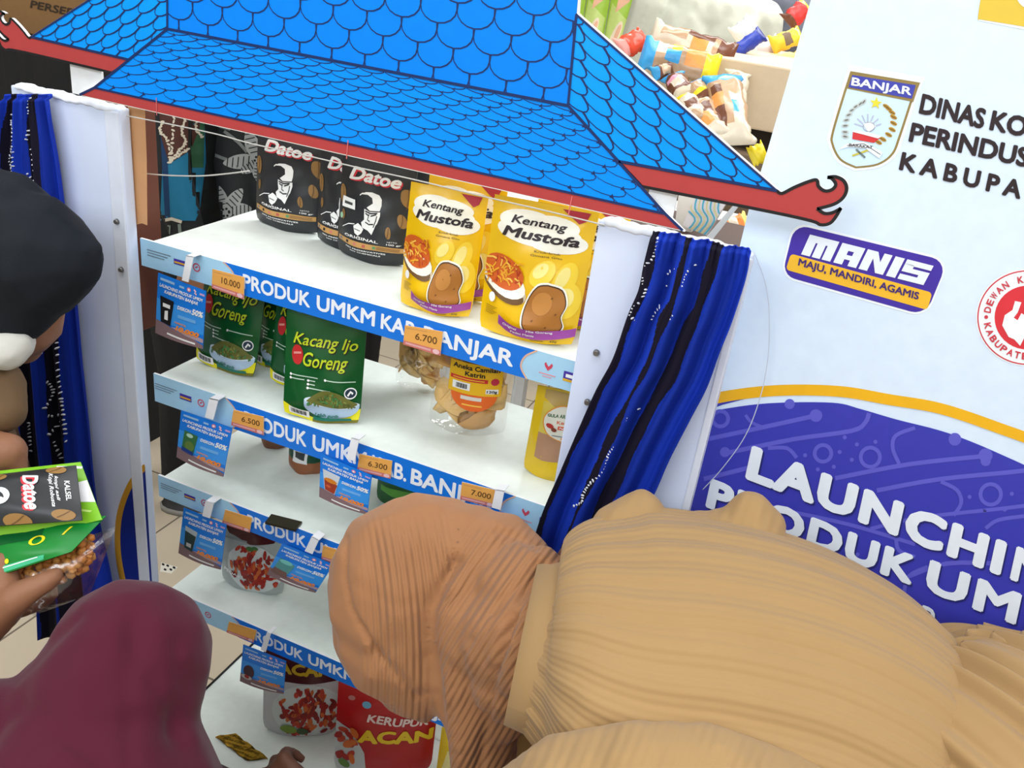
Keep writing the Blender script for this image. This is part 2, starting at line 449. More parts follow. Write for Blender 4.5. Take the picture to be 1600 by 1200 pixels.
# side wings, authored on the right and mirrored for the left
W_ = lambda p: xz(*p)
wing = [W_(p) for p in ((888, 165), (967, 252), (1214, 298), (900, 22))]
dx = (wing[3][0] - wing[2][0]) / (wing[3][1] - wing[2][1])
apex = (PTR[0], wing[3][1] + (PTR[0] - wing[3][0]) / dx)
kx = (PTR[0] - TR[0]) / (top - TR[1])
za = (wing[3][0] - wing[3][1] * dx - TR[0] + TR[1] * kx) / (kx - dx)
apex = (TR[0] + (za - TR[1]) * kx, za)
wing = [wing[0], wing[1], wing[2], wing[3], apex]
orn = [W_(p) for p in bez([(1214, 298), (1222, 302), (1240, 293), (1262, 284), (1276, 281), (1279, 291), (1289, 298), (1300, 296), (1306, 288), (1300, 279), (1293, 277)], 4)]
orn += [W_(p) for p in bez([(1293, 277), (1306, 276), (1318, 282), (1323, 294), (1318, 308), (1303, 319), (1277, 326)], 4)]
orn += [W_(p) for p in bez([(1277, 326), (1288, 333), (1301, 332), (1314, 325)], 4)]
orn += [W_(p) for p in bez([(1314, 325), (1305, 340), (1296, 349), (1282, 351), (1268, 345), (1200, 330), (1003, 291)], 4)]
band = [W_((967, 252))] + orn
def mirr(pts): return [(2 * cx - p[0], p[1]) for p in pts]
e1 = np.array(W_((1085, 226))) - np.array(W_((1046, 218))); e2 = np.array(W_((1046, 187))) - np.array(W_((1066, 218))); og = np.array(W_((1005, 88 + 2)))
def fw(a, q):
    v = og + e1 * a + e2 * q; return (float(v[0]), float(v[1]))
edge = []
for sgn in (1, -1):
    w = wing if sgn > 0 else mirr(wing); bd = band if sgn > 0 else mirr(band)
    art.poly(w, BLUE3, 1); art.poly(bd, RED, 1)
    art.line(bd, 0.0032, BLACK, 3, closed=True)
    g = fw if sgn > 0 else (lambda a, q: (2 * cx - fw(a, q)[0], fw(a, q)[1]))
    scales(g, -9, 12, -9, 9, 1.0, w, 0.0008, 0.0022, depth=0.80, tick=0.22, wt=0.0024, mir=sgn)
    art.line([w[0], w[1]], 0.0030, INK, 4); art.line([w[2], w[3], w[4]], 0.0022, INK, 4)
    art.line([w[1], w[2]], 0.0026, INK, 4); art.line([w[0], w[4]], 0.0028, INK, 4)
art.poly(panel, BLUE, 1); art.poly(apron, BLUE2, 1); art.poly([BL, BR, RR, RL], RED, 1)
art.line([TL, TR], 0.0032, INK, 4); art.line([BL, BR], 0.0026, INK, 4); art.line([TL, BL, RL], 0.0030, INK, 4); art.line([TR, BR, RR], 0.0030, INK, 4)
for px, py in ((245, 165), (543, 232), (891, 320)):
    q = W_((px, py)); art.line([(q[0], q[1] - 0.012), (q[0] + 0.001, q[1] + 0.010)], 0.0012, K(214, 110, 110, 0.3), 5)
lo = 0.004
out = [(RL[0] - 0.002, RL[1] - 0.001), (RR[0] + 0.002, RR[1] - 0.001), ]
rest = list(reversed(band[1:]))            # from inner end of the band back to the wing edge
cut = [p for p in rest]
t_ = 0.55
pin = (BR[0] + (TR[0] - BR[0]) * 0.30, BR[1] + (TR[1] - BR[1]) * 0.30)
right = [(cut[0][0] - 0.004, cut[0][1] - 0.002)] + cut[1:]
right = right + [wing[3]]
rr = [(p[0] + 0.0018, p[1] + 0.0008) for p in right]
outline = out + rr + [(apex[0] + 0.0012, apex[1] + 0.001), PTR, PTL] + [(2 * cx - apex[0] - 0.0012, apex[1] + 0.001)] + list(reversed(mirr(rr)))
roof = empty('house_roof_board', (cx, YR, 1.36), 'blue printed roof-shaped cut-out board with red eaves on top of the display', 'roof board')
b = MB(); slab(b, outline, fR, 0.006, CARD, WHITE); art.emit(b, fR); b.build('printed_board', roof)
for x0, x1 in ((-0.076, -0.022), (0.722, 0.752)):
    b = MB(); b.box((x0, -0.0265, 1.361), (x1, -0.0235, 1.425), WHITE); tag(b.build('support_strip', roof), 'white card strip holding the board up')

# ------------------------------------------------------------------ display shelf with its price rails
SH = K(232, 240, 236, 0.28, 0.5); SHE = K(215, 220, 220, 0.4)
LIGHTB = K(168, 212, 240, 0.4); RAILB = K(22, 118, 222, 0.35); TXT = K(236, 240, 248, 0.5); PEACH = K(226, 178, 150, 0.5)
PINK = K(205, 70, 90, 0.5); PURP = K(70, 50, 160, 0.5); GREY = K(110, 120, 135, 0.6); GOLD = K(222, 172, 40, 0.45)
D = 0.248
shelf = empty('display_shelf', (0.34, 0.12, 0), 'white five-tier display shelf with blue price rails between two banner-covered side panels', 'shelf')
def heart(a, c, s, m, L):
    a.poly([(c[0] + x * s, c[1] + y * s) for x, y in ((0, -1), (0.8, -0.1), (0.95, 0.5), (0.6, 0.9), (0.3, 0.3), (0, 0.0), (-0.35, 0.4), (-0.65, 0.9), (-0.95, 0.5), (-0.75, -0.1))], m, L)
def rail_art(h, dx=0.0, small=True):
    a = Art(); X = lambda px, py: on_y(px, py, 0).x + dx
    x0, x1 = X(357, 428), X(822, 568)
    a.rect(0.0, 0.0, 0.72, h, LIGHTB, 1)
    lft = [(x0 + 0.012, 0)] + [(x0 + 0.010 * math.sin(t * math.pi / 2) * 0 + 0.016 * (1 - (1 - t) ** 2) - 0.012 + 0.010 * (1 - t), h * t) for t in (0.3, 0.6, 0.8, 1)]
    aL = bez([(x0 + 0.004, 0), (x0 + 0.012, h * 0.35), (x0 + 0.008, h * 0.72), (x0 - 0.008, h)], 5)
    aR = bez([(x1 + 0.004, 0), (x1 - 0.006, h * 0.35), (x1 - 0.002, h * 0.72), (x1 + 0.012, h)], 5)
    a.poly(aL + list(reversed(aR)), RAILB, 2)
    a.line(aL, 0.0022, PEACH, 3); a.line(aR, 0.0022, PEACH, 3)
    c = h * 0.53; b0 = h * 0.25
    for tx, p, q in (('PRODUK', (380, 445), (485, 478)), ('UMKM', (495, 480), (586, 508)), ('KAB.', (595, 510), (654, 528)), ('BANJAR', (661, 530), (802, 571))):
        a.text(tx, (X(*p), b0), (X(*q), b0), c, TXT, 3, bold=0.030)
    for k in range(3):                        # the small caption line and badges at the rail's left end
        a.line([(0.012, h * 0.66 - k * 0.004), (0.055 - 0.006 * k, h * 0.66 - k * 0.004)], 0.0012, GREY, 3)
    a.rect(0.060, h * 0.42, 0.082, h * 0.62, PURP, 3); a.rect(0.061, h * 0.47, 0.081, h * 0.53, GOLD, 4)
    a.ring((0.100, h * 0.52), 0.0055, 0.0055, 0.0018, PINK, 3); a.line([(0.098, h * 0.5), (0.102, h * 0.56)], 0.002, PINK, 3)
    xl = X(856, 580)
    heart(a, (xl, h * 0.60), 0.0058, PINK, 3); a.line([(xl - 0.011, h * 0.34), (xl + 0.011, h * 0.34)], 0.0014, K(230, 150, 160), 3); a.line([(xl - 0.006, h * 0.26), (xl + 0.006, h * 0.26)], 0.0012, K(230, 150, 160), 3)
    xb = X(895, 590); a.rect(xb - 0.012, h * 0.30, xb + 0.013, h * 0.62, PURP, 3); a.rect(xb - 0.012, h * 0.30, xb + 0.013, h * 0.38, GOLD, 4); a.rect(xb - 0.009, h * 0.43, xb + 0.009, h * 0.54, WHITE, 4)
    return a
ZS = (1.17, 0.957, 0.772, 0.541)
RH = (0.041, 0.048, 0.041, 0.040)
for i, (z, h) in enumerate(zip(ZS, RH)):
    b = MB(); x0 = (0.018, 0.018, 0.016, 0.016)[i]
    b.box((x0, 0.004, z - 0.022), (0.70, D, z), SH, 0.0015)
    s = b.build('shelf_board', shelf)
    b = MB(); xs = (0.0, 0.010, 0.007, 0.010)[i]
    fm = lambda x, t, hh, z=z, h=h, xs=xs: Vector((max(x, xs), -hh, z - h + t + 0.001))
    b.box((xs, 0.0, z - h + 0.001), (0.712, 0.0035, z + 0.001), WHITE)
    rail_art(h, 0.004 * (i > 1)).emit(b, fm)
    b.build('price_rail', shelf)
# deep bottom tier with chamfered front corners
fp = [(0.004, D), (0.004, 0.052), (0.036, 0.0), (0.150, -0.040), (0.53, -0.040), (0.645, 0.0), (0.68, 0.052), (0.68, D)]
b = MB(); b.hexa([(x, y, 0.02) for x, y in fp], [(x, y, 0.216) for x, y in fp], SH)
b.box((0.30, 0.21, 0.2165), (0.70, 0.214, 0.2175), SHE)
b.build('bottom_tier', shelf)
b = MB(); b.tube([(0.004, D, 0.2175), (0.0035, 0.052, 0.2175)], 0.0022, BLACK); tag(b.build('edge_seal', shelf), 'thin black edge strip')
b = MB(); a = Art(); fa, fb = Vector((0.036, 0.0)), Vector((0.150, -0.040)); L_ = (fb - fa).length
def fbot(x, t, h):
    d = (fb - fa).normalized()
    q = fa + d * x if x <= L_ else fb + Vector((1, 0)) * (x - L_)
    n = Vector((d.y, -d.x)) if x <= L_ else Vector((0, -1)); q = q + n * (h + 0.0012)
    return Vector((q.x, q.y, 0.140 + t))
a.rect(0, 0, L_, 0.074, LIGHTB, 1); a.rect(L_, 0, L_ + 0.38, 0.074, RAILB, 1); a.rect(L_ - 0.016, 0, L_, 0.074, RAILB, 2); a.rect(L_ - 0.019, 0, L_ - 0.016, 0.074, PEACH, 3)
a.line([(0.008, 0.040), (0.022, 0.040)], 0.0015, GREY, 3); a.rect(0.032, 0.030, 0.054, 0.047, PURP, 3); a.rect(0.034, 0.036, 0.052, 0.042, TXT, 4); a.ring((0.076, 0.036), 0.008, 0.008, 0.0024, PINK, 3); a.ell((0.076, 0.036), 0.003, 0.004, PINK, 3)
a.text('PRODUK UMKM', (L_ + 0.02, 0.025), (L_ + 0.34, 0.025), 0.026, TXT, 3, bold=0.03)
a.emit(b, fbot); b.build('price_rail', shelf)
for x in (0.14, 0.57):
    b = MB(); b.box((x, D + 0.0005, 0.0), (x + 0.02, D + 0.022, 1.20), WHITE, 0.002); b.build('rear_upright', shelf)
for k in range(5):
    b = MB(); x = 0.45 + 0.055 * k; b.tube([(x, D + 0.006, 0.02), (x, D + 0.006, 1.17)], 0.0016, WHITE, 6); b.build('rear_wire', shelf)

# ------------------------------------------------------------------ banner-covered side panels
PW = K(216, 226, 250, 0.5, 0.3, bump=0.15, scale=14); PE = K(222, 228, 242, 0.45)
YP = -0.022
def fP(px, py, h): p = on_y(px, py, YP); return Vector((p.x, p.y - h, p.z))
def side_panel(name, label, x0, x1, ztop, art, bolts, flange):
    r = empty(name, ((x0 + x1) / 2, 0, 0), label, 'display panel')
    b = MB(); b.box((x0, YP, 0.0), (x1, YP + 0.020, ztop), PW, 0.003); art.emit(b, fP); b.build('banner_cover', r)
    b = MB(); b.box((flange[0], YP - 0.0015, 0.02), (flange[1], YP + 0.0185, ztop - 0.004), PE, 0.0015); tag(b.build('folded_edge', r), 'paler folded edge strip')
    b = MB(); nv = 40; ring = []
    for k in range(nv + 1):
        x = x0 + (x1 - x0) * k / nv; w = 0.0022 * math.sin(k * 0.5) + 0.0015 * math.sin(k * 1.7); e_ = min(1, 0.15 + 0.4 * min(k, nv - k))
        ring.append([Vector((x, YP + 0.010 + 0.0135 * e_ * math.cos(t), ztop - 0.002 + w * 0.5 + 0.0055 * e_ * math.sin(t))) for t in [i * math.pi / 4 for i in range(8)]])
    b.loft(ring, K(236, 240, 250, 0.5)); tag(b.build('rolled_hem', r), 'white rolled hem on top')
    for px, py in bolts:
        p = on_y(px, py, YP - 0.002); b = MB(); b.tube([p, p + Vector((0, -0.004, 0))], [0.0042, 0.003], K(120, 118, 116, 0.35, metal=0.6), 10); b.build('bolt', r)
    return r
a = Art(ydown=True)
arc = bez([(228, 728), (205, 755), (188, 800), (184, 850), (192, 905), (215, 980)], 6)
clipL = [(0, 100), (224, 100), (262, 1250), (0, 1250)]
NAVY = K(24, 44, 140, 0.4); BAND = K(206, 152, 44, 0.4)
a.poly(arc + [(400, 980), (400, 728)], NAVY, 1, [(100, 600), (219, 600), (243, 1000), (100, 1000)])
a.line(arc, 9, BAND, 2, [(100, 600), (219, 600), (243, 1000), (100, 1000)])
side_panel('side_panel', 'white banner-covered panel left of the shelf with gold curve low down', -0.195, -0.002, 1.352, a, ((183, 346), (190, 421)), (-0.0265, -0.003))
a = Art(ydown=True)
side_panel('side_panel', 'white banner-covered panel right of the shelf behind a gathered blue curtain', 0.672, 0.842, 1.352, a, ((932, 551), (918, 628)), (0.8335, 0.8425))

# ------------------------------------------------------------------ roll-up banner on the right
an = math.radians(5.4); BO = Vector((0.838, 0.030, 0)); BU = Vector((math.cos(an), -math.sin(an), 0)); BN = Vector((-math.sin(an), -math.cos(an), 0))
def fB(px, py, h): return on_plane(px, py, BO, BN) + BN * h
def bl_(x, z, h): return BO + BU * x + Vector((0, 0, z)) + BN * h
a = Art(ydown=True)
BW = K(216, 232, 254, 0.42, 0.35); BB = K(58, 60, 176, 0.38); BB2 = K(66, 84, 196, 0.38); LIL = K(92, 92, 200, 0.4); BK = K(42, 28, 34, 0.5); LET = K(230, 238, 250, 0.45); GLOW = K(240, 246, 255, 0.45); YEL = K(236, 178, 30, 0.4); SHD = K(30, 36, 110, 0.5)
wave = bez([(1080, 640), (1119, 622), (1210, 610), (1310, 611), (1390, 624), (1470, 638), (1560, 668), (1640, 700), (1760, 770), (2000, 905), (2300, 1080)], 6)
blue_edge = bez([(1080, 652), (1119, 641), (1200, 630), (1300, 629), (1345, 639), (1400, 655), (1480, 676), (1560, 708), (1640, 748), (1760, 830), (2000, 980), (2300, 1180)], 6)
BWD = 0.78
_lb = proj(bl_(0.0, 0.11, 0))[1]
bclip = [(1152.5, 480), (1119 - 0.2356 * (_lb - 622), _lb), proj(bl_(BWD - 0.001, 0.11, 0)), proj(bl_(BWD - 0.001, 1.94, 0)), (1400, 300)]
a.poly(blue_edge + [(2300, 2600), (700, 2600)], BB, 1, bclip)
a.poly([(1090, 622), (1119, 620), (1180, 619), (1130, 632), (1085, 648)], BB, 2, bclip)
a.line(wave, [14, 15, 16] + [17] * (len(wave) - 3), YEL, 3, bclip)
for pts, w in (([(1100, 687), (1180, 670), (1275, 649)], 7), ([(1133, 708), (1240, 686), (1330, 673), (1352, 660), (1358, 645)], 7), ([(1165, 648), (1175, 660), (1195, 668)], 5), ([(1200, 700), (1230, 700), (1245, 715)], 6), ([(1305, 747), (1420, 725), (1540, 712)], 7), ([(1405, 724), (1395, 700), (1400, 680), (1430, 668)], 6), ([(1370, 766), (1470, 748), (1600, 735), (1700, 720)], 7), ([(1470, 752), (1495, 765), (1502, 785), (1490, 805)], 6), ([(1100, 748), (1180, 728)], 7), ([(1360, 826), (1440, 808), (1600, 790), (1700, 770)], 6), ([(1240, 800), (1330, 820), (1430, 850)], 6), ([(1420, 900), (1480, 880), (1560, 880)], 7), ([(1540, 825), (1560, 812), (1600, 806)], 6), ([(1400, 840), (1405, 860), (1430, 870)], 6), ([(1412, 930), (1420, 900), (1450, 885)], 6)):
    a.line(bez(pts, 4), w, LIL, 2, bclip)
for x, y, r in ((1275, 649, 10), (1133, 706, 8), (1540, 711, 11), (1234, 631, 8), (1492, 686, 10), (1540, 720, 8)): a.ell((x, y), r, r, LIL, 2, clip=bclip)
for x, y, r in ((1126, 654, 12), (1286, 708, 13), (1360, 714, 15), (1548, 772, 16)): a.ring((x, y), r, r, 6, LIL, 2, clip=bclip)
for x, y in ((1258, 711), (1312, 706), (1339, 694), (1368, 690), (1331, 718), (1303, 729), (1278, 733), (1515, 776), (1581, 771), (1538, 798), (1570, 796), (1320, 683), (1340, 866), (1300, 850)): a.ell((x, y), 3.2, 3.2, LIL, 2)
def ltext(t, A, B, h, m, L, bold, up=None, sh=0.0):
    a.text(t, (A[0] + 2.2, A[1] + 3.2), (B[0] + 2.2, B[1] + 3.2), h, SHD, L, bold=bold, up=up, shear=sh, space=1.13); a.text(t, A, B, h, m, L + 1, bold=bold, up=up, shear=sh, space=1.13)
upv = (0.215, -0.976)
ltext('LAUNCHI', (1164, 747), (1563, 899), 54, LET, 4, 0.056, upv)
ltext('NG', (1577, 904), (1690, 947), 54, LET, 4, 0.045, upv)
ltext('PRODUK', (1102, 791), (1424, 914), 46, LET, 4, 0.052, upv)
ltext('UM', (1443, 921), (1587, 976), 50, LET, 4, 0.045, upv)
ltext('KM', (1600, 981), (1735, 1033), 52, LET, 4, 0.045, upv)
ltext('IN', (1373, 940), (1416, 956), 27, LET, 4, 0.04, upv)
ltext('D', (1436, 970), (1458, 978), 27, LET, 4, 0.04, upv)
ltext('A', (1583, 1034), (1612, 1045), 28, LET, 4, 0.04, upv)
u2 = (0.205, -0.979)
for t, A, B, h, bo in (('DINAS', (1435, 177), (1536, 202), 32, 0.042), ('KOPERASI', (1545, 203), (1720, 240), 32, 0.042), ('PERINDUSTRIAN', (1419, 221), (1722, 288), 31, 0.042)):
    a.text(t, A, B, h, BK, 2, bold=bo, shear=0.0, up=u2)
a.text('KABUPATEN', (1404, 265), (1690, 335), 29, BK, 2, bold=0.042, up=u2, space=1.45)
# crest
cr = [(1329, 111), (1438, 129), (1426, 157), (1408, 212), (1397, 243), (1380, 256), (1337, 263), (1312, 247), (1298, 223), (1300, 205), (1318, 140)]
cr = [(1329, 111), (1438, 129), (1426, 157)] + bez([(1426, 157), (1408, 212), (1396, 241), (1372, 258), (1337, 263)], 5)[1:] + bez([(1337, 263), (1312, 250), (1299, 225), (1300, 205), (1319, 141)], 5)[1:]
def shrink(pts, k):
    mx = sum(p[0] for p in pts) / len(pts); my = sum(p[1] for p in pts) / len(pts)
    return [(mx + (p[0] - mx) * k, my + (p[1] - my) * k) for p in pts]
OLV = K(146, 124, 70, 0.4)
a.poly(shrink(cr, 1.09), GLOW, 1); a.poly(cr, OLV, 2); a.poly(shrink(cr, 0.93), K(206, 230, 248, 0.4), 3)
a.poly([(1323, 138), (1330, 113), (1437, 130), (1427, 159)], OLV, 4); a.poly([(1326, 136), (1332, 117), (1431, 133), (1425, 154)], K(64, 68, 170), 5)
a.text('BANJAR', (1330, 133), (1424, 149), 13, LET, 6, bold=0.03, up=(0.15, -0.98))
def star(c, r, m, L): a.poly([(c[0] + (r if k % 2 == 0 else r * 0.42) * math.sin(k * math.pi / 5 + 0.15), c[1] - (r if k % 2 == 0 else r * 0.42) * math.cos(k * math.pi / 5 + 0.15)) for k in range(10)], m, L)
star((1369, 161), 10, K(226, 214, 60), 5)
for k in range(9):
    t = k / 8; x, y = bez([(1350, 159), (1333, 170), (1322, 190), (1321, 213)], 8)[k * 3]; a.ell((x, y), 6, 3.2, K(196, 202, 200), 4, rot=-0.9 + t * 1.1); a.ell((x, y), 3.5, 1.2, K(110, 116, 116), 5, rot=-0.9 + t * 1.1)
for k in range(9):
    x, y = bez([(1385, 166), (1396, 180), (1393, 205), (1373, 222)], 8)[k * 3]; a.ell((x, y), 6, 3, K(190, 148, 52), 4, rot=0.5); a.ell((x, y), 5, 0.9, K(120, 90, 40), 5, rot=0.5)
for k in range(7):
    t = -1.25 + k * 0.42; a.line([(1356 + 8 * math.sin(t), 200 - 8 * math.cos(t)), (1356 + 22 * math.sin(t), 200 - 22 * math.cos(t))], 2.0, K(182, 186, 214), 4)
a.poly([(1349, 193), (1362, 190), (1369, 197), (1357, 207)], GLOW, 5); a.ring((1358, 198), 9, 7, 1.0, K(150, 150, 165), 5)
a.poly([(1333, 206), (1350, 209), (1376, 215), (1366, 223), (1332, 217)], K(208, 52, 56), 5); a.poly([(1330, 205), (1338, 203), (1360, 207), (1378, 213), (1372, 216), (1350, 210)], GLOW, 6)
a.poly([(1309, 234), (1324, 224), (1350, 221), (1380, 238), (1374, 247), (1352, 231), (1326, 229)], GLOW, 6); a.line([(1324, 227), (1350, 224), (1376, 241)], 1.0, K(90, 90, 100), 7)
a.text('BARAKAT', (1327, 228), (1364, 232), 4.6, K(80, 70, 70), 8, bold=0.02, up=(0.12, -0.99))
a.line([(1332, 243), (1358, 234)], 3, K(196, 184, 70), 5); a.line([(1338, 233), (1352, 246)], 3.2, K(110, 124, 120), 5)
# top mark, badge, seal
a.poly([(1528, 32), (1536, -14), (1700, 14), (1700, 66)], GLOW, 1); a.poly(bez([(1530, 30), (1528, 26), (1537, -30)], 3) + [(1700, 0), (1700, 58)], K(222, 190, 66, 0.4), 2); a.ell((1612, -8), 24, 22, GLOW, 3)
def rquad(q, r, m, L):
    h = homog(q); w = math.dist(q[0], q[1]); ht = math.dist(q[0], q[3]); p = []
    for cx_, cy_, a0 in ((1 - r / w, 1 - r / ht, 0), (r / w, 1 - r / ht, 90), (r / w, r / ht, 180), (1 - r / w, r / ht, 270)):
        for k in range(6):
            t = math.radians(a0 + 18 * k); p.append(h(cx_ + r / w * math.cos(t), cy_ + r / ht * math.sin(t)))
    a.poly(p, m, L); return h
rquad([(1219, 433), (1448, 497), (1484, 405), (1239, 346)], 24, GLOW, 1)
rquad([(1222, 430), (1446, 493), (1481, 408), (1242, 350)], 22, K(66, 46, 160, 0.4), 2)
rquad([(1228, 421), (1449, 484), (1457, 457), (1236, 396)], 6, K(238, 184, 48, 0.4), 3)
hm = homog([(1252, 397), (1443, 445), (1459, 415), (1266, 366)])
def block(polys):
    for i_, p in enumerate(polys): a.poly([hm(*q) for q in p], LET, 4 + 0.1 * i_)
def rb(x0, y0, x1, y1): return [(x0, y0), (x1, y0), (x1, y1), (x0, y1)]
g = 0.205
for k, ps in enumerate(([rb(0, 0, .07, .8), rb(0, .68, .235, 1), rb(.085, 0, .15, .8), rb(.165, 0, .235, .8)], [rb(.26, 0, .33, .8), rb(.26, .7, .445, 1), rb(.26, .28, .445, .5), rb(.375, 0, .445, .8)],
        [rb(.465, 0, .535, 1), [(.50, 1), (.55, 1), (.66, 0), (.60, 0)], rb(.60, 0, .665, 1)], [rb(.69, 0, .765, 1)], [rb(.785, 0, 1, .27), rb(.785, .40, 1, .62), rb(.785, .74, 1, 1), rb(.925, .2, 1, .5), rb(.785, .5, .86, .8)])): block(ps)
a.text('MAJU, MANDIRI, AGAMIS', (1247, 414), (1435, 468), 11.5, K(60, 36, 110), 5, bold=0.03, up=(0.2, -0.98))
sc_ = (1606, 496); SR = K(202, 56, 72, 0.4)
a.ell(sc_, 81, 76, GLOW, 1, n=48); a.ring(sc_, 78, 73, 2.0, SR, 2, n=64); a.ell(sc_, 52, 50, K(214, 50, 62, 0.4), 2, n=40)
a.poly([(1566, 508), (1570, 492), (1582, 484), (1586, 470), (1596, 472), (1590, 488), (1584, 496), (1590, 500), (1596, 489), (1604, 494), (1604, 520), (1594, 540), (1585, 530), (1576, 526)], GLOW, 3)
a.poly([(1600, 500), (1612, 474), (1620, 480), (1616, 520), (1604, 536)], GLOW, 3)
def arctext(t, a0, a1, r, h, flip):
    n = len(t)
    for k, ch in enumerate(t):
        if ch == ' ': continue
        th = math.radians(a0 + (a1 - a0) * k / (n - 1)); c = (sc_[0] + r * math.cos(th), sc_[1] + r * 0.94 * math.sin(th)); d = (-math.sin(th), math.cos(th))
        if flip: d = (-d[0], -d[1])
        w = h * (0.3 if ch == 'I' else 0.85); u_ = (math.cos(th), math.sin(th)) if not flip else (-math.cos(th), -math.sin(th))
        a.text(ch, (c[0] - d[0] * w / 2 - u_[0] * h / 2, c[1] - d[1] * w / 2 - u_[1] * h / 2), (c[0] + d[0] * w / 2 - u_[0] * h / 2, c[1] + d[1] * w / 2 - u_[1] * h / 2), h, SR, 3, bold=0.03, up=u_)
arctext('DEWAN KERAJINAN', 192, 350, 64, 11, False); arctext('KABUPATEN BANJAR', 168, 10, 64, 11, True); a.ell((1541, 495), 3, 3, SR, 3)
ban = empty('roll_up_banner', tuple(BO + BU * 0.42), 'tall white and purple printed roll-up banner right of the display', 'banner')
b = MB()
pe = [(1290, -90), (1267, 0), (1200, 232), (1170, 327), (1157, 380), (1112, 587), (1065, 797), (1040, 900)]
lp = []
for q in pe:
    p = on_plane(q[0], q[1], BO, BN) - BO; lp.append((p.dot(BU), p.z))
dxz = (lp[-1][0] - lp[-2][0]) / (lp[-1][1] - lp[-2][1])
lp.append((lp[-1][0], 0.10)); lp.insert(0, (lp[0][0] + 0.002, 1.95))
slab(b, list(reversed(lp)) + [(BWD, 1.95), (BWD, 0.10)], bl_, 0.0012, BW, K(200, 214, 240))
a.emit(b, fB, eps=0.0003); b.build('printed_sheet', ban)
b = MB(); b.hexa([bl_(x, 0.0, h) for x, h in ((-0.01, 0.06), (BWD + 0.01, 0.06), (BWD + 0.01, -0.07), (-0.01, -0.07))], [bl_(x, 0.10, h) for x, h in ((-0.01, 0.03), (BWD + 0.01, 0.03), (BWD + 0.01, -0.04), (-0.01, -0.04))], K(180, 182, 186, 0.3, metal=0.7)); b.build('base_cassette', ban)
b = MB(); b.tube([bl_(0.43, 0.10, -0.014), bl_(0.43, 1.95, -0.014)], 0.008, K(170, 172, 176, 0.3, metal=0.7)); b.build('pole', ban)

# ------------------------------------------------------------------ gathered batik curtains on the side panels
CB = K(14, 44, 150, 0.75, 0.2, bump=0.2, scale=120); CB2 = K(18, 52, 172, 0.75, 0.2, bump=0.2, scale=120); CK = K(20, 16, 34, 0.8, 0.2); CW = K(222, 226, 238, 0.7)
def curtain(name, label, Lp, Rp, bands, chains, nf, ph, t0y, t1y):
    Lc = bez(Lp, 8); Rc = bez(Rp, 8); NS, NT = 160, 110
    def smp(c, t):
        f = t * (len(c) - 1); i = min(int(f), len(c) - 2); f -= i
        return (c[i][0] + (c[i + 1][0] - c[i][0]) * f, c[i][1] + (c[i + 1][1] - c[i][1]) * f)
    def surf(s, t):
        l, r = smp(Lc, t), smp(Rc, t); px, py = l[0] + (r[0] - l[0]) * s, l[1] + (r[1] - l[1]) * s
        f = math.sin(s * nf * 6.283 + ph + 0.9 * t) + 0.55 * math.sin(s * nf * 2.3 * 6.283 + 1.3 + 1.6 * t) * (1 - 0.6 * t)
        f2 = 0.35 * math.sin(s * 95 + 2 * math.sin(s * 9)) * max(0, 1 - t * 7)
        p = on_y(px, py, -0.044); p.y += -0.0085 * f * (0.55 + 0.45 * min(1, t * 4)) - 0.006 * f2
        if t < 0.02: p.y += 0.006
        return p
    b = MB(); g = [[surf(i / NS, j / NT) for i in range(NS + 1)] for j in range(NT + 1)]
    vs = [[b.bm.verts.new(p) for p in r] for r in g]
    for j in range(NT):
        for i in range(NS):
            s, t = (i + 0.5) / NS, (j + 0.5) / NT; m = CB2 if (math.sin(s * 21 + t * 3) > 0.2) else CB
            for s0, s1, d0, d1 in bands:
                w = 0.012 * math.sin(t * 17 + s0 * 40) + 0.008 * math.sin(t * 41)
                if s0 + (d0 - s0) * t + w <= s <= s1 + (d1 - s1) * t - w: m = CK
            f = b.bm.faces.new((vs[j][i], vs[j][i + 1], vs[j + 1][i + 1], vs[j + 1][i])); f.material_index = b.mi(m); f.smooth = True
    def inv(px, py):
        t = 0.5
        for _ in range(12):
            l, r = smp(Lc, t), smp(Rc, t); s = (px - l[0]) / ((r[0] - l[0]) or 1); y = l[1] + (r[1] - l[1]) * s
            t = min(1, max(0, t + (py - y) / (t1y - t0y)))
        return s, t
    a = Art(ydown=True)
    for ch in chains:
        pts = bez(ch[1:], 10); acc = 0; step = ch[0]
        for i in range(len(pts) - 1):
            d = math.dist(pts[i], pts[i + 1]); acc += d
            if acc >= step:
                acc = 0; an_ = math.atan2(pts[i + 1][1] - pts[i][1], pts[i + 1][0] - pts[i][0]) + random.uniform(0.9, 2.2)
                a.ell(pts[i], random.uniform(1.6, 2.9), random.uniform(0.9, 1.5), CW, 6, rot=an_, n=8)
    def fc(px, py, h):
        s, t = inv(px, py); p = surf(min(1, max(0, s)), t); p.y -= h; return p
    a.emit(b, fc)
    o = b.build(name); tag(o, label, 'curtain')
    so = o.modifiers.new('thickness', 'SOLIDIFY'); so.thickness = 0.0012; so.offset = -1
    return o
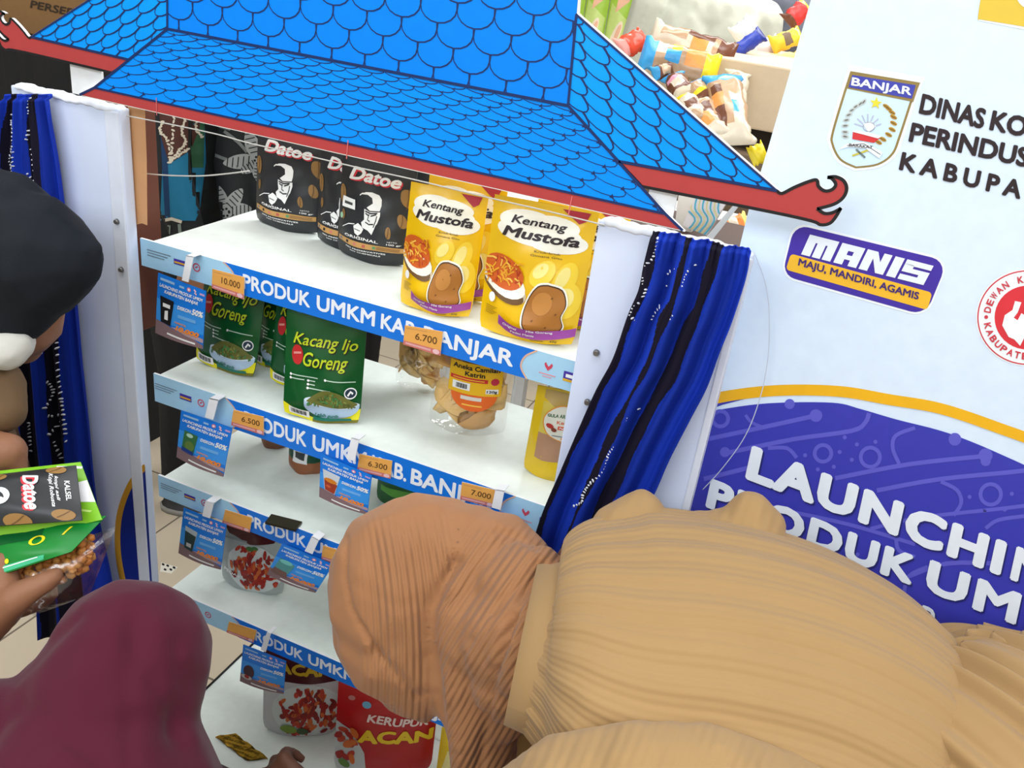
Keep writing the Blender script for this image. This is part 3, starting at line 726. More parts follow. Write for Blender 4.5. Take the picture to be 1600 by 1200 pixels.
curtain('gathered_curtain', 'gathered blue and black batik curtain hanging on the right panel beside the white banner',
        [(1022, 361), (1010, 410), (1002, 450), (985, 490), (962, 555), (935, 605), (905, 672), (880, 730), (850, 800), (826, 880), (815, 940)],
        [(1174, 392), (1168, 430), (1146, 500), (1128, 545), (1108, 600), (1082, 650), (1050, 712), (1028, 762), (1000, 815), (975, 870), (955, 930)],
        ((-0.1, 0.07, -0.1, 0.04), (0.32, 0.40, 0.30, 0.36), (0.59, 0.72, 0.45, 0.60)),
        ((4.5, (1029, 366), (1027, 385), (1021, 402), (1006, 416), (1007, 432), (1011, 448), (1004, 465), (992, 480), (990, 490), (993, 500)),
         (4.5, (1088, 412), (1073, 425), (1067, 445)), (5, (1056, 416), (1040, 432)), (5, (1032, 478), (1020, 494), (1014, 506)), (5, (1040, 445), (1041, 462)), (5, (1056, 485), (1044, 500)),
         (3.6, (968, 690), (954, 705), (948, 730), (926, 750), (914, 768), (912, 780), (895, 790), (888, 806)), (4, (1000, 638), (986, 648), (980, 668))), 3.0, 0.6, 365, 930)
curtain('gathered_curtain', 'gathered blue and black batik curtain hanging on the left panel behind the black veil',
        [(8, 148), (4, 200), (0, 280), (6, 400), (18, 500), (28, 600), (34, 700), (44, 780), (52, 850), (58, 930), (60, 1000)],
        [(70, 148), (76, 190), (88, 260), (102, 370), (116, 460), (126, 560), (138, 660), (146, 740), (156, 810), (176, 900), (188, 1000)],
        ((0.55, 0.80, 0.30, 0.62), (0.05, 0.16, 0.02, 0.30)),
        ((4, (16, 188), (20, 215), (14, 238), (10, 255), (18, 270)), (4.5, (44, 150), (50, 170), (46, 195), (38, 225)), (5, (26, 176), (28, 228), (30, 262)), (6, (52, 228), (55, 262), (42, 272), (58, 292)), (6, (95, 530), (98, 580), (103, 625), (110, 690)),
         (4, (72, 595), (80, 615), (70, 640)), (4, (72, 650), (92, 655), (76, 680)), (4, (82, 690), (92, 720)), (5, (40, 660), (44, 710)), (6, (62, 540), (66, 560))), 2.6, 2.0, 148, 1000)

# ------------------------------------------------------------------ stand-up packs
def frame2(bl, br, z, off=0.0):
    p, q = on_z(*bl, z), on_z(*br, z); d = q - p; W = d.length; ang = math.atan2(d.y, d.x)
    c = (p + q) / 2 + Vector((-math.sin(ang), math.cos(ang), 0)) * off
    return c, W, ang
def pouch(name, label, cat, group, c, W, H, T, ang, front, art, back=None, lean=0.04, gusset=True, ripple=0.0015, topw=1.0, seed=0, parent=None, M=None, step=0.06, extra=None):
    """sealed film pouch: bulged front and back that meet at side and top seals, round-cornered base"""
    rnd = random.Random(seed); p1, p2 = rnd.uniform(0, 6), rnd.uniform(0, 6)
    def wid(v): return W * (1 + (topw - 1) * v) * (1 - 0.05 * max(0, 0.08 - v) / 0.08)
    def bulge(u, v):
        e = max(0.0, 1 - abs(2 * u - 1) ** 2.4); pr = (0.30 + 0.70 * min(1, v / 0.16)) * (1 - v) ** 0.55 * 1.25 if not gusset else min(1.0, 1.15 * (1 - max(0, v - 0.10)) ** 0.8) * (0.78 + 0.22 * min(1, v / 0.12))
        pr *= 1 if v < 0.9 else max(0.06, (1 - v) / 0.1)
        return T * 0.5 * e * pr + 0.0006
    def f(u, v, h=0, sgn=-1):
        rp = ripple * (math.sin(9 * u + 13 * v + p1) + 0.7 * math.sin(23 * v - 11 * u + p2)) * (1 - abs(2 * u - 1) ** 4) * (1 if v < 0.93 else 0.2)
        z = v * H - (0.012 * H * (1 - (2 * u - 1) ** 2) * 0 if v > 0.03 else 0) + (0.03 * H * abs(2 * u - 1) ** 2 * max(0, 1 - v / 0.2))
        return Vector(((u - 0.5) * wid(v), sgn * (bulge(u, v) + h) + (rp if sgn < 0 else rp * 0.5) + lean * v * H, z))
    b = MB(); NU, NV = 14, 18; bk = back or front
    for sgn, m in ((-1, front), (1, bk)):
        b.mesh([f(i / NU, j / NV, 0, sgn) for j in range(NV + 1) for i in range(NU + 1)], [(j * (NU + 1) + i, j * (NU + 1) + i + 1, (j + 1) * (NU + 1) + i + 1, (j + 1) * (NU + 1) + i) for j in range(NV) for i in range(NU)], m)
    bt = [f(i / NU, 0, 0, -1) for i in range(NU + 1)] + [f(i / NU, 0, 0, 1) for i in range(NU, -1, -1)]
    n = len(bt); b.mesh(bt, [(i, i + 1, n - 2 - i, n - 1 - i) for i in range(NU)], front)
    for s in (0, 1):
        v = [f(s, j / NV, 0, -1) for j in range(NV + 1)] + [f(s, j / NV, 0, 1) for j in range(NV + 1)]
        b.mesh(v, [(j, j + 1, NV + 2 + j, NV + 1 + j) for j in range(NV)], front)
    if art: art.emit(b, lambda u, v, h: f(u, v, h), step=step, eps=0.0004)
    o = b.build(name)
    o.matrix_world = M if M is not None else Matrix.Translation(c) @ Matrix.Rotation(ang, 4, 'Z')
    if label: tag(o, label, cat, group)
    if extra:
        for nm, fn in extra:
            e = fn(f); e.name = nm; e.parent = o; e.matrix_parent_inverse = Matrix.Identity(4)
    return o

PBK = K(38, 40, 44, 0.38, 0.45, bump=0.3, scale=30); TAN = K(196, 150, 88, 0.5); BEAN = K(150, 112, 62, 0.5); BEAN2 = K(104, 74, 40, 0.5); PW2 = K(240, 240, 240, 0.5); LRED = K(208, 50, 62, 0.5)
def art_black(sticker, seed):
    a = Art()
    a.text('Datoe', (0.16, 0.775), (0.86, 0.775), 0.125, LRED, 2, bold=0.050, shear=0.25); a.text('Datoe', (0.145, 0.787), (0.845, 0.787), 0.125, PW2, 3, bold=0.034, shear=0.25)
    # white head-with-cap logo
    a.poly([(0.36, 0.700), (0.41, 0.722), (0.49, 0.728), (0.58, 0.715), (0.62, 0.685), (0.635, 0.640), (0.63, 0.600), (0.50, 0.588), (0.45, 0.605), (0.52, 0.645), (0.50, 0.685), (0.44, 0.705)], PW2, 2)
    a.line([(0.34, 0.690), (0.37, 0.708), (0.42, 0.712)], 0.010, PW2, 2)
    a.poly([(0.42, 0.592), (0.50, 0.580), (0.64, 0.592), (0.645, 0.560), (0.62, 0.500), (0.60, 0.480), (0.56, 0.400), (0.50, 0.425), (0.42, 0.440), (0.40, 0.480), (0.44, 0.510), (0.43, 0.550)], PW2, 2)
    for pts in (([(0.45, 0.562), (0.49, 0.552), (0.51, 0.557)]), ([(0.53, 0.550), (0.57, 0.562), (0.60, 0.572)]), ([(0.50, 0.548), (0.49, 0.515), (0.52, 0.505)]), ([(0.46, 0.492), (0.51, 0.478), (0.57, 0.488)]), ([(0.44, 0.578), (0.52, 0.570), (0.61, 0.582)]), ([(0.61, 0.56), (0.60, 0.52), (0.57, 0.46)])):
        a.line(pts, 0.011, PBK, 3)
    a.poly([(0.30, 0.440), (0.36, 0.470), (0.40, 0.455), (0.44, 0.430), (0.42, 0.395), (0.38, 0.370), (0.33, 0.385)], PW2, 4); a.line([(0.32, 0.420), (0.40, 0.410)], 0.006, PBK, 5); a.line([(0.12, 0.405), (0.22, 0.445), (0.31, 0.455)], 0.007, PW2, 2)
    a.text('ORIGINAL', (0.17, 0.330), (0.66, 0.330), 0.034, PW2, 2, bold=0.02); a.text('100 gr', (0.76, 0.325), (0.93, 0.325), 0.024, PW2, 2, bold=0.02); a.text('NETTO', (0.77, 0.362), (0.88, 0.362), 0.011, PW2, 2)
    a.rect(0.04, 0.215, 0.96, 0.295, TAN, 2)
    for k, c in enumerate((GREY, BLACK, K(205, 120, 110), K(190, 90, 80), K(90, 150, 100))):
        a.rect(0.07 + k * 0.13, 0.235, 0.11 + k * 0.13, 0.275, c, 3)
    for k in range(3): a.rect(0.64, 0.232 + k * 0.018, 0.92, 0.240 + k * 0.018, K(110, 80, 44), 3)
    a.text('NO PRESERVATIVES', (0.20, 0.170), (0.76, 0.170), 0.020, PW2, 2, bold=0.03); a.text('NO CHEMICALS', (0.28, 0.130), (0.70, 0.130), 0.020, PW2, 2, bold=0.03)
    for x, y, r, ro in ((0.06, 0.66, 0.075, 0.3), (0.94, 0.72, 0.10, 1.1), (0.90, 0.54, 0.07, 0.9), (0.77, 0.44, 0.05, 0.4), (0.10, 0.50, 0.04, 0.3)):
        cl = [(0, 0), (1, 0), (1, 1), (0, 1)]
        a.ell((x, y), r * 0.62, r, BEAN, 2, rot=ro, clip=cl); a.line([(x - r * 0.1, y + r * 0.8), (x + r * 0.08, y), (x - r * 0.05, y - r * 0.8)], 0.010, BEAN2, 3, clip=cl)
    a.remap(lambda v: v * 0.69 if v < 0.36 else (0.25 + (v - 0.36) * 1.25 if v < 0.74 else v + 0.005))
    if sticker:
        a.rect(0.07, 0.50, 0.28, 0.605, PW2, 4); a.rect(0.11, 0.537, 0.24, 0.565, K(60, 62, 66), 5); a.ell((0.07, 0.405), 0.030, 0.030, K(150, 190, 160), 3)
    return a
for k, (bl, br, lab, st) in enumerate((((391, 350), (478, 372), 'black stand-up coffee pouch with cap logo, leftmost of the three on the top shelf', 0),
                                       ((486, 381), (572, 404), 'black stand-up coffee pouch half hidden behind the pouch with the white sticker', 0),
                                       ((520, 400), (615, 424), 'black stand-up coffee pouch with a white price sticker, beside the yellow packs', 1))):
    c, W, an_ = frame2(bl, br, 1.17, 0.026)
    pouch('snack_pouch', lab, 'pouch', 'black pouches on the top shelf', c, W * 1.16, 0.143, 0.044, an_, PBK, art_black(st, k), lean=0.06, topw=1.03, seed=k)

YL = K(240, 192, 12, 0.25, 0.55, bump=0.25, scale=22); YL2 = K(250, 214, 60, 0.3); CREAM = K(250, 246, 232, 0.35); MUL = K(158, 70, 160, 0.4); POT = K(172, 112, 48, 0.4); POT2 = K(196, 134, 66, 0.4); FRY = K(234, 166, 44, 0.4); FRY2 = K(210, 96, 32, 0.4); FRY3 = K(246, 196, 84, 0.4)
def art_yellow(seed):
    r = random.Random(seed); a = Art(); cl = [(0, 0), (1, 0), (1, 1), (0, 1)]
    for c, rx, ry in (((0.48, 0.80), 0.41, 0.095), ((0.36, 0.86), 0.28, 0.08), ((0.66, 0.76), 0.30, 0.08), ((0.60, 0.86), 0.26, 0.07)): a.ell(c, rx, ry, CREAM, 2, n=28, clip=cl)
    a.poly([(0.66, 0.985), (0.93, 0.985), (0.90, 0.925), (0.84, 0.905)], K(176, 44, 60), 3)
    a.text('Kentang', (0.20, 0.842), (0.74, 0.842), 0.054, BK, 4, bold=0.022, shear=0.22); a.text('Mustofa', (0.13, 0.745), (0.88, 0.745), 0.072, BK, 4, bold=0.034, shear=0.2)
    a.text('Kriuk-kriuk', (0.47, 0.672), (0.72, 0.672), 0.014, BK, 4); a.text('Gimana Gitu', (0.44, 0.645), (0.74, 0.645), 0.014, BK, 4)
    for c, rx, ry, ro in (((0.58, 0.53), 0.13, 0.085, 0.5), ((0.80, 0.50), 0.15, 0.10, 1.0), ((0.86, 0.36), 0.13, 0.13, 0.2)): a.ell(c, rx, ry, YL2, 2, rot=ro, clip=cl); a.ell((c[0] - 0.02, c[1] + 0.02), rx * 0.6, ry * 0.55, K(250, 232, 140, 0.35), 3, rot=ro, clip=cl)
    bc = (0.20, 0.49); a.ell((bc[0] + 0.02, bc[1] - 0.10), 0.25, 0.095, K(216, 200, 170), 3, rot=-0.25, clip=cl); a.ell((bc[0] + 0.02, bc[1] - 0.12), 0.23, 0.075, K(110, 78, 44), 4, rot=-0.25, clip=cl); a.ell((bc[0] + 0.01, bc[1] - 0.06), 0.245, 0.10, CREAM, 5, rot=-0.25, clip=cl)
    a.ell(bc, 0.215, 0.115, FRY2, 6, rot=-0.2, clip=cl)
    for k in range(46):
        x, y = bc[0] + r.uniform(-0.17, 0.17), bc[1] + r.uniform(-0.075, 0.085); t = r.uniform(0, 3.1); l = r.uniform(0.03, 0.06)
        a.line([(x - l * math.cos(t), y - 0.7 * l * math.sin(t)), (x + 0.01, y + 0.008), (x + l * math.cos(t), y + 0.7 * l * math.sin(t))], 0.013, (FRY, FRY3, FRY2, FRY, K(180, 60, 30, 0.4))[k % 5], 7 + k % 3, clip=cl)
    # plain brown potato
    pt = bez([(0.66, 0.47), (0.80, 0.44), (0.86, 0.34), (0.83, 0.25), (0.86, 0.17), (0.78, 0.10), (0.62, 0.085), (0.50, 0.12), (0.46, 0.22), (0.50, 0.36), (0.57, 0.45), (0.66, 0.47)], 4)
    a.poly(shrink(pt, 1.09), CREAM, 10, cl); a.poly(shrink(pt, 1.02), K(74, 44, 22), 11, cl); a.poly(shrink(pt, 0.97), POT, 12); a.ell((0.63, 0.33), 0.10, 0.085, POT2, 13, rot=0.4)
    for x, y in ((0.56, 0.20), (0.72, 0.38), (0.70, 0.16), (0.78, 0.27)): a.ell((x, y), 0.012, 0.006, K(120, 74, 30), 14, rot=0.5)
    bn = bez([(0.22, 0.195), (0.35, 0.145), (0.55, 0.125), (0.75, 0.135), (1.0, 0.165)], 6); bn2 = bez([(0.22, 0.115), (0.38, 0.062), (0.58, 0.045), (0.78, 0.058), (1.0, 0.090)], 6)
    a.poly(bn + list(reversed(bn2)), MUL, 15, cl)
    a.text('Original', (0.27, 0.125), (0.42, 0.105), 0.020, PW2, 16, bold=0.02); a.text('Mie Goreng', (0.52, 0.105), (0.78, 0.110), 0.018, PW2, 16, bold=0.02); a.text('Pedas Manis', (0.36, 0.080), (0.60, 0.068), 0.018, PW2, 16, bold=0.02)
    a.text('45g', (0.76, 0.020), (0.84, 0.022), 0.017, BK, 4); a.line([(0.56, 0.024), (0.70, 0.026)], 0.006, K(150, 110, 20), 4)
    a.ell((0.12, 0.30), 0.035, 0.035, PW2, 12); 
    for k in range(6): a.line([(0.06, 0.225 - k * 0.012), (0.19 - 0.02 * (k % 3), 0.225 - k * 0.012)], 0.004, K(130, 96, 20), 4)
    return a
for k, (bl, br, H, off, lab) in enumerate((((622, 484), (722, 506), 0.160, 0.018, 'yellow potato snack pack standing next to the stickered black pouch'),
                                    ((646, 463), (748, 486), 0.158, 0.030, 'yellow snack pack tucked behind the left yellow pack'),
                                    ((750, 524), (884, 551), 0.170, 0.018, 'largest yellow potato snack pack, at the front edge of the top shelf'),
                                    ((815, 500), (935, 528), 0.158, 0.020, 'yellow snack pack behind the largest yellow pack, next to the right panel'))):
    c, W, an_ = frame2(bl, br, 1.17, off)
    pouch('potato_snack_pack', lab, 'snack pack', 'yellow packs on the top shelf', c, W * 1.12, H, 0.036, an_, YL, art_yellow(k), lean=0.10, topw=1.04, seed=20 + k, gusset=False)

GR = K(12, 84, 38, 0.28, 0.5, bump=0.25, scale=22); LIME = K(232, 222, 30, 0.35); GTX = K(196, 214, 40, 0.4); SEED = K(104, 106, 44, 0.6); SEED2 = K(136, 140, 66, 0.6); SEED3 = K(76, 88, 32, 0.6); BOWL = K(176, 200, 226, 0.35); TEAL = K(16, 110, 92, 0.4)
def art_green(seed):
    r = random.Random(seed); a = Art(); cl = [(0, 0), (1, 0), (1, 1), (0, 1)]
    a.poly([(0, 0), (1, 0), (1, 0.17), (0.86, 0.14), (0.72, 0.055), (0.40, 0.05), (0.22, 0.09), (0, 0.135)], LIME, 2, cl); a.rect(0.40, 0.0, 1.0, 0.035, K(120, 112, 28), 3)
    a.poly([(0.38, 0.99), (0.62, 0.99), (0.62, 0.86), (0.50, 0.89), (0.38, 0.86)], PW2, 2); a.ell((0.5, 0.945), 0.055, 0.03, K(150, 40, 50), 3); a.ell((0.17, 0.91), 0.07, 0.05, K(34, 116, 150), 2); a.ell((0.83, 0.93), 0.05, 0.02, K(40, 110, 60), 2)
    a.text('Kacang Ijo', (0.12, 0.665), (0.93, 0.665), 0.075, BK, 3, bold=0.02, shear=0.3); a.text('Goreng', (0.26, 0.555), (0.82, 0.555), 0.075, BK, 3, bold=0.02, shear=0.3)
    a.text('Kacang Ijo', (0.11, 0.672), (0.92, 0.672), 0.075, GTX, 4, bold=0.012, shear=0.3); a.text('Goreng', (0.25, 0.562), (0.81, 0.562), 0.075, GTX, 4, bold=0.012, shear=0.3)
    a.ell((0.17, 0.61), 0.075, 0.055, K(196, 40, 44), 3); a.line([(0.12, 0.615), (0.22, 0.625)], 0.012, K(230, 150, 140), 5)
    for k, (x0, x1, y) in enumerate(((0.10, 0.45, 0.455), (0.55, 0.92, 0.455), (0.10, 0.28, 0.42), (0.33, 0.42, 0.42), (0.33, 0.42, 0.385), (0.33, 0.62, 0.35))): a.line([(x0, y), (x1, y)], 0.010, K(190, 214, 196), 3); a.ell((x0, y), 0.016, 0.012, PW2, 4)
    a.ell((0.87, 0.345), 0.075, 0.055, K(34, 52, 70), 3); a.ring((0.87, 0.345), 0.07, 0.05, 0.012, PW2, 4); a.line([(0.84, 0.32), (0.87, 0.36), (0.90, 0.34)], 0.022, PW2, 4)
    a.poly(bez([(0.30, 0.24), (0.32, 0.15), (0.45, 0.085), (0.65, 0.06), (0.85, 0.08), (0.97, 0.15), (0.99, 0.23)], 4), BOWL, 5, cl); a.ell((0.645, 0.235), 0.345, 0.055, K(206, 222, 238, 0.35), 6, rot=-0.03, clip=cl)
    a.poly(bez([(0.33, 0.235), (0.42, 0.30), (0.55, 0.355), (0.70, 0.345), (0.85, 0.29), (0.96, 0.225), (0.65, 0.185), (0.33, 0.235)], 4), SEED, 7, cl)
    for k in range(90):
        x = r.gauss(0.64, 0.14); y = 0.20 + r.random() * 0.13 * max(0.1, 1 - abs(x - 0.64) / 0.34); x = min(0.93, max(0.36, x))
        a.ell((x, y), 0.021, 0.009, (SEED2, SEED3, SEED, K(60, 130, 70, 0.6))[k % 4], 8 + k % 2, rot=r.uniform(0, 3), n=6)
    a.rect(0.09, 0.045, 0.37, 0.125, PW2, 10)
    for k in range(13): a.rect(0.12 + k * 0.017, 0.062, 0.127 + k * 0.017 + (k % 3) * 0.003, 0.112, BLACK, 11)
    a.remap(lambda v: v * 0.8 if v < 0.56 else (0.448 + (v - 0.56) * 1.45 if v < 0.665 else 0.60 + (v - 0.665) * 1.19))
    a.poly([(0.42, 0.062), (0.90, 0.055), (0.92, 0.03), (0.42, 0.03)], TEAL, 10); a.text('Lebih gurih', (0.44, 0.068), (0.74, 0.062), 0.03, TEAL, 10, bold=0.03, shear=0.3)
    return a
for k, (bl, br, H, lean, lab) in enumerate((((299, 568), (386, 597), 0.190, 0.20, 'green bean snack pack leaning back at the left end of the second shelf'),
                                           ((384, 566), (450, 590), 0.180, 0.20, 'green bean snack pack squeezed behind the left green pack'),
                                           ((416, 600), (500, 622), 0.180, 0.17, 'green bean snack pack behind the front green pack, its yellow corner showing'),
                                           ((440, 655), (556, 672), 0.192, 0.08, 'green bean snack pack at the front edge of the second shelf'))):
    c, W, an_ = frame2(bl, br, 0.957, 0.014)
    pouch('bean_snack_pack', lab, 'snack pack', 'green packs on the second shelf', c, W * (1.06 if k < 3 else 1.04), H, 0.024, an_, GR, art_green(k), lean=lean, gusset=False, seed=40 + k, topw=1.0)

# clear cracker bags
CRK = K(232, 190, 122, 0.55, bump=0.4, scale=50); CRK2 = K(214, 160, 92, 0.55, bump=0.4, scale=50); CLEAR = film('clear_film')
def cracker_bag(label, bl, br, H, T, labelled, seed):
    r = random.Random(seed); c, W, an_ = frame2(bl, br, 0.957, T * 0.5)
    root = empty('cracker_bag', c, label, 'snack bag', 'clear cracker bags on the second shelf'); root.rotation_euler = (0, 0, an_)
    bpy.context.view_layer.update()
    for k in range(22 if labelled else 12):
        b = MB(); l = r.uniform(0.05, 0.085); w = r.uniform(0.013, 0.02); cv = r.uniform(0.02, 0.06); n = 7; m = CRK if k % 3 else CRK2
        M = Matrix.Translation(((r.random() - 0.5) * (W - 0.05), (r.random() - 0.5) * T * 0.45, 0.022 + (H * 0.60) * (k / 22) + r.uniform(0, 0.02))) @ Matrix.Rotation(r.uniform(-0.5, 0.5), 4, 'Z') @ Matrix.Rotation(r.uniform(-0.9, 0.9) + (1.57 if k % 2 else 0.4), 4, 'Y') @ Matrix.Rotation(r.uniform(0, 3), 4, 'X')
        top_, bot = [], []
        rings = []
        for i in range(n):
            t = i / (n - 1) - 0.5; ww = w * (1 - 0.5 * abs(2 * t) ** 3); z = cv * (0.25 - t * t)
            rings.append([M @ Vector((t * l, sy * ww, z + sz * 0.0022 + 0.3 * ww * (abs(sy) - 0.5))) for sy, sz in ((-1, -1), (-0.3, -1), (0.3, -1), (1, -1), (1, 1), (0.3, 1), (-0.3, 1), (-1, 1))])
        b.loft(rings, m)
        for v in b.bm.verts:
            v.co.x = max(-W / 2 + 0.006, min(W / 2 - 0.006, v.co.x)); v.co.y = max(-T * 0.32, min(T * 0.32, v.co.y)); v.co.z = max(0.008, v.co.z)
        o = b.build('cracker'); o.parent = root
    o = pouch('bag_film', None, None, None, Vector((0, 0, 0)), W, H, T, 0, CLEAR, None, lean=0.03, gusset=True, ripple=0.004, seed=seed, topw=0.9)
    o.parent = root; o.matrix_parent_inverse = Matrix.Identity(4)
    if labelled:
        a = Art(); OR = K(232, 104, 30, 0.4)
        a.poly([(0.0, 1), (1, 1), (1, 0.34), (0.0, 0.34)], K(236, 184, 30, 0.4), 1); a.poly([(0.06, 0.34)] + [(0.5 + 0.44 * math.cos(t), 0.34 + 0.36 * math.sin(t)) for t in [math.pi + k * math.pi / 12 for k in range(13)]], OR, 1)
        a.text('Aneka Camilan', (0.06, 0.86), (0.94, 0.86), 0.10, BLACK, 2, bold=0.03); a.text('Katrin', (0.30, 0.73), (0.68, 0.73), 0.10, BLACK, 2, bold=0.03)
        a.rect(0.03, 0.62, 0.74, 0.70, K(206, 44, 40), 2); a.line([(0.08, 0.66), (0.68, 0.66)], 0.02, K(240, 190, 60), 3); a.ell((0.87, 0.66), 0.075, 0.075, K(196, 44, 70), 2); a.rect(0.08, 0.42, 0.42, 0.58, PW2, 2)
        for k in range(12): a.rect(0.15 + k * 0.018, 0.45, 0.158 + k * 0.018 + (k % 3) * 0.003, 0.55, BLACK, 3)
        a.rect(0.72, 0.40, 0.95, 0.50, PW2, 2); a.text('120g', (0.74, 0.42), (0.93, 0.42), 0.055, BLACK, 3, bold=0.03); a.rect(0.26, 0.22, 0.66, 0.30, K(224, 216, 206), 2); a.line([(0.3, 0.11), (0.68, 0.11)], 0.03, K(250, 200, 80), 2)
        b = MB(); w0, h0 = W * 0.66, H * 0.46
        a.emit(b, lambda u, v, h: Vector((W * 0.06 + (u - 0.5) * w0, -T * 0.55 - 0.004 - h + 0.03 * H * 0.6 + 0.010 * (2 * u - 1) ** 2, H * 0.29 + v * h0)), step=0.1, eps=0.0004)
        o = b.build('paper_label'); o.parent = root; o['label'] = 'yellow and orange round-bottomed label'
    return root
cracker_bag('clear bag of pale crackers standing alone behind the labelled cracker bag', (612, 606), (690, 622), 0.15, 0.035, False, 5)
cracker_bag('clear bag of pale crackers with a yellow and orange label on the second shelf', (664, 672), (786, 692), 0.160, 0.05, True, 8)

# yellow pouch with a round label and window
a = Art(); PKB = K(176, 134, 104, 0.45); OV = K(196, 176, 40, 0.3)
a.rect(0.16, 0.24, 0.98, 0.52, PKB, 1); a.rect(0.16, 0.52, 0.98, 0.86, K(212, 190, 80, 0.3), 1); a.poly([(0.16, 0.9), (0.5, 0.78), (0.98, 0.9), (0.98, 0.98), (0.16, 0.98)], K(184, 152, 80, 0.4), 2)
a.ell((0.56, 0.665), 0.36, 0.19, K(226, 150, 60), 3, n=30); a.ell((0.56, 0.665), 0.34, 0.178, K(226, 224, 208), 4, n=30)
a.text('GULA AREN SEMUT', (0.27, 0.72), (0.92, 0.735), 0.035, K(40, 96, 50), 5, bold=0.03); a.text('Kesatria', (0.45, 0.665), (0.82, 0.68), 0.032, K(220, 100, 60), 5, bold=0.02); a.rect(0.48, 0.610, 0.84, 0.648, K(222, 92, 50), 5); a.text('Palm Sugar', (0.51, 0.620), (0.81, 0.620), 0.02, PW2, 6, bold=0.02)
a.ell((0.34, 0.625), 0.07, 0.025, K(180, 50, 40), 5); a.ell((0.42, 0.60), 0.05, 0.022, K(130, 60, 40), 6); a.line([(0.4, 0.53), (0.8, 0.54)], 0.01, GREY, 5); a.rect(0.66, 0.13, 1.0, 0.225, PW2, 5); a.rect(0.74, 0.15, 0.84, 0.205, BLACK, 6); a.rect(0.86, 0.15, 0.96, 0.205, K(150, 150, 150), 6)
c, W, an_ = frame2((814, 742), (905, 760), 0.957, 0.016)
pouch('palm_sugar_pouch', 'yellow stand-up pouch with a round white label next to the blue curtain', 'pouch', None, c, W * 1.0, 0.132, 0.04, an_, K(222, 186, 26, 0.3), a, lean=0.02, seed=77, topw=0.93)

# third shelf: brown snack tubs behind, green pack behind the brown veil
BRN = K(150, 92, 58, 0.5, bump=0.4, scale=60); GDK = K(16, 74, 50, 0.35)
a = Art(); a.rect(0, 0.25, 1, 1, GDK, 1); a.rect(0.2, 0.22, 0.62, 0.5, PW2, 2); a.rect(0.27, 0.3, 0.55, 0.42, K(60, 66, 64), 3)
c, W, an_ = frame2((445, 737), (500, 748), 0.772, 0.02)
pouch('nut_pouch', 'small brown nut pouch with dark green label and barcode on the third shelf', 'pouch', None, c, W * 1.05, 0.10, 0.042, an_, BRN, a, seed=3)
c, W, an_ = frame2((402, 699), (440, 707), 0.772, 0.02)
pouch('nut_pouch', 'small plain brown nut pouch on the third shelf, left of the barcode pouch', 'pouch', None, c, W * 1.1, 0.09, 0.04, an_, K(128, 84, 60, 0.5, bump=0.4, scale=60), None, seed=4)
a = Art(); a.ell((0.5, 0.7), 0.4, 0.12, K(170, 120, 60), 1); a.rect(0.1, 0.2, 0.9, 0.3, K(90, 160, 60), 1)
c, W, an_ = frame2((585, 790), (655, 806), 0.772, 0.02)
pouch('snack_pouch', 'dark green snack pouch mostly hidden under the second price rail above the brown veil', 'pouch', None, c, W * 1.1, 0.12, 0.035, an_, K(34, 92, 44, 0.35), a, seed=6)
b = MB(); p = [on_z(*q, 0.7735) for q in ((424, 805), (472, 817), (462, 830), (414, 818))]
b.hexa([Vector((q.x, q.y, 0.7725)) for q in p], [Vector((q.x, q.y, 0.776)) for q in p], K(52, 48, 36, 0.3, metal=0.3)); tag(b.build('shelf_clip'), 'small dark flat rectangle lying at the front of the third shelf', 'clip')

# fourth shelf: packs with red chilli crackers
RCK = K(158, 34, 26, 0.55); RCK2 = K(190, 62, 36, 0.55); LEAF = K(60, 110, 50, 0.5); SILV = K(168, 178, 176, 0.3, 0.5); MAR = K(74, 22, 28, 0.35)
def art_chilli(seed, dark):
    r = random.Random(seed); a = Art(); cl = [(0, 0), (1, 0), (1, 1), (0, 1)]
    if dark: a.rect(0, 0.60, 1, 1, MAR, 1)
    a.ell((0.56, 0.30), 0.44, 0.29, K(206, 214, 214, 0.3), 2, n=28, clip=cl)
    for k in range(120):
        x, y = r.gauss(0.56, 0.18), r.gauss(0.30, 0.115); x = min(0.90, max(0.20, x)); y = min(0.52, max(0.07, y))
        a.ell((x, y), r.uniform(0.03, 0.06), r.uniform(0.018, 0.032), (RCK, RCK2, RCK, K(130, 26, 22, 0.55), K(200, 100, 44, 0.55))[k % 5], 3 + k % 4, rot=r.uniform(0, 3), n=9, clip=cl)
    return a
a = art_chilli(1, False); a.ell((0.50, 0.545), 0.06, 0.03, LEAF, 9); a.ell((0.58, 0.565), 0.05, 0.025, LEAF, 9); a.text('PEDAS', (0.08, 0.20), (0.36, 0.165), 0.035, PW2, 9, bold=0.03); a.poly([(0.02, 0.80), (0.98, 0.80), (0.85, 0.66), (0.5, 0.60), (0.15, 0.66)], MAR, 8); a.line([(0.06, 0.60), (0.45, 0.62)], 0.02, K(140, 150, 150), 8)
c, W, an_ = frame2((344, 915), (432, 938), 0.541, 0.016)
pouch('chilli_snack_pouch', 'silver pouch with a picture of red chilli snack, alone on the fourth shelf', 'pouch', None, c, W * 1.1, 0.165, 0.03, an_, SILV, a, lean=0.05, seed=9)

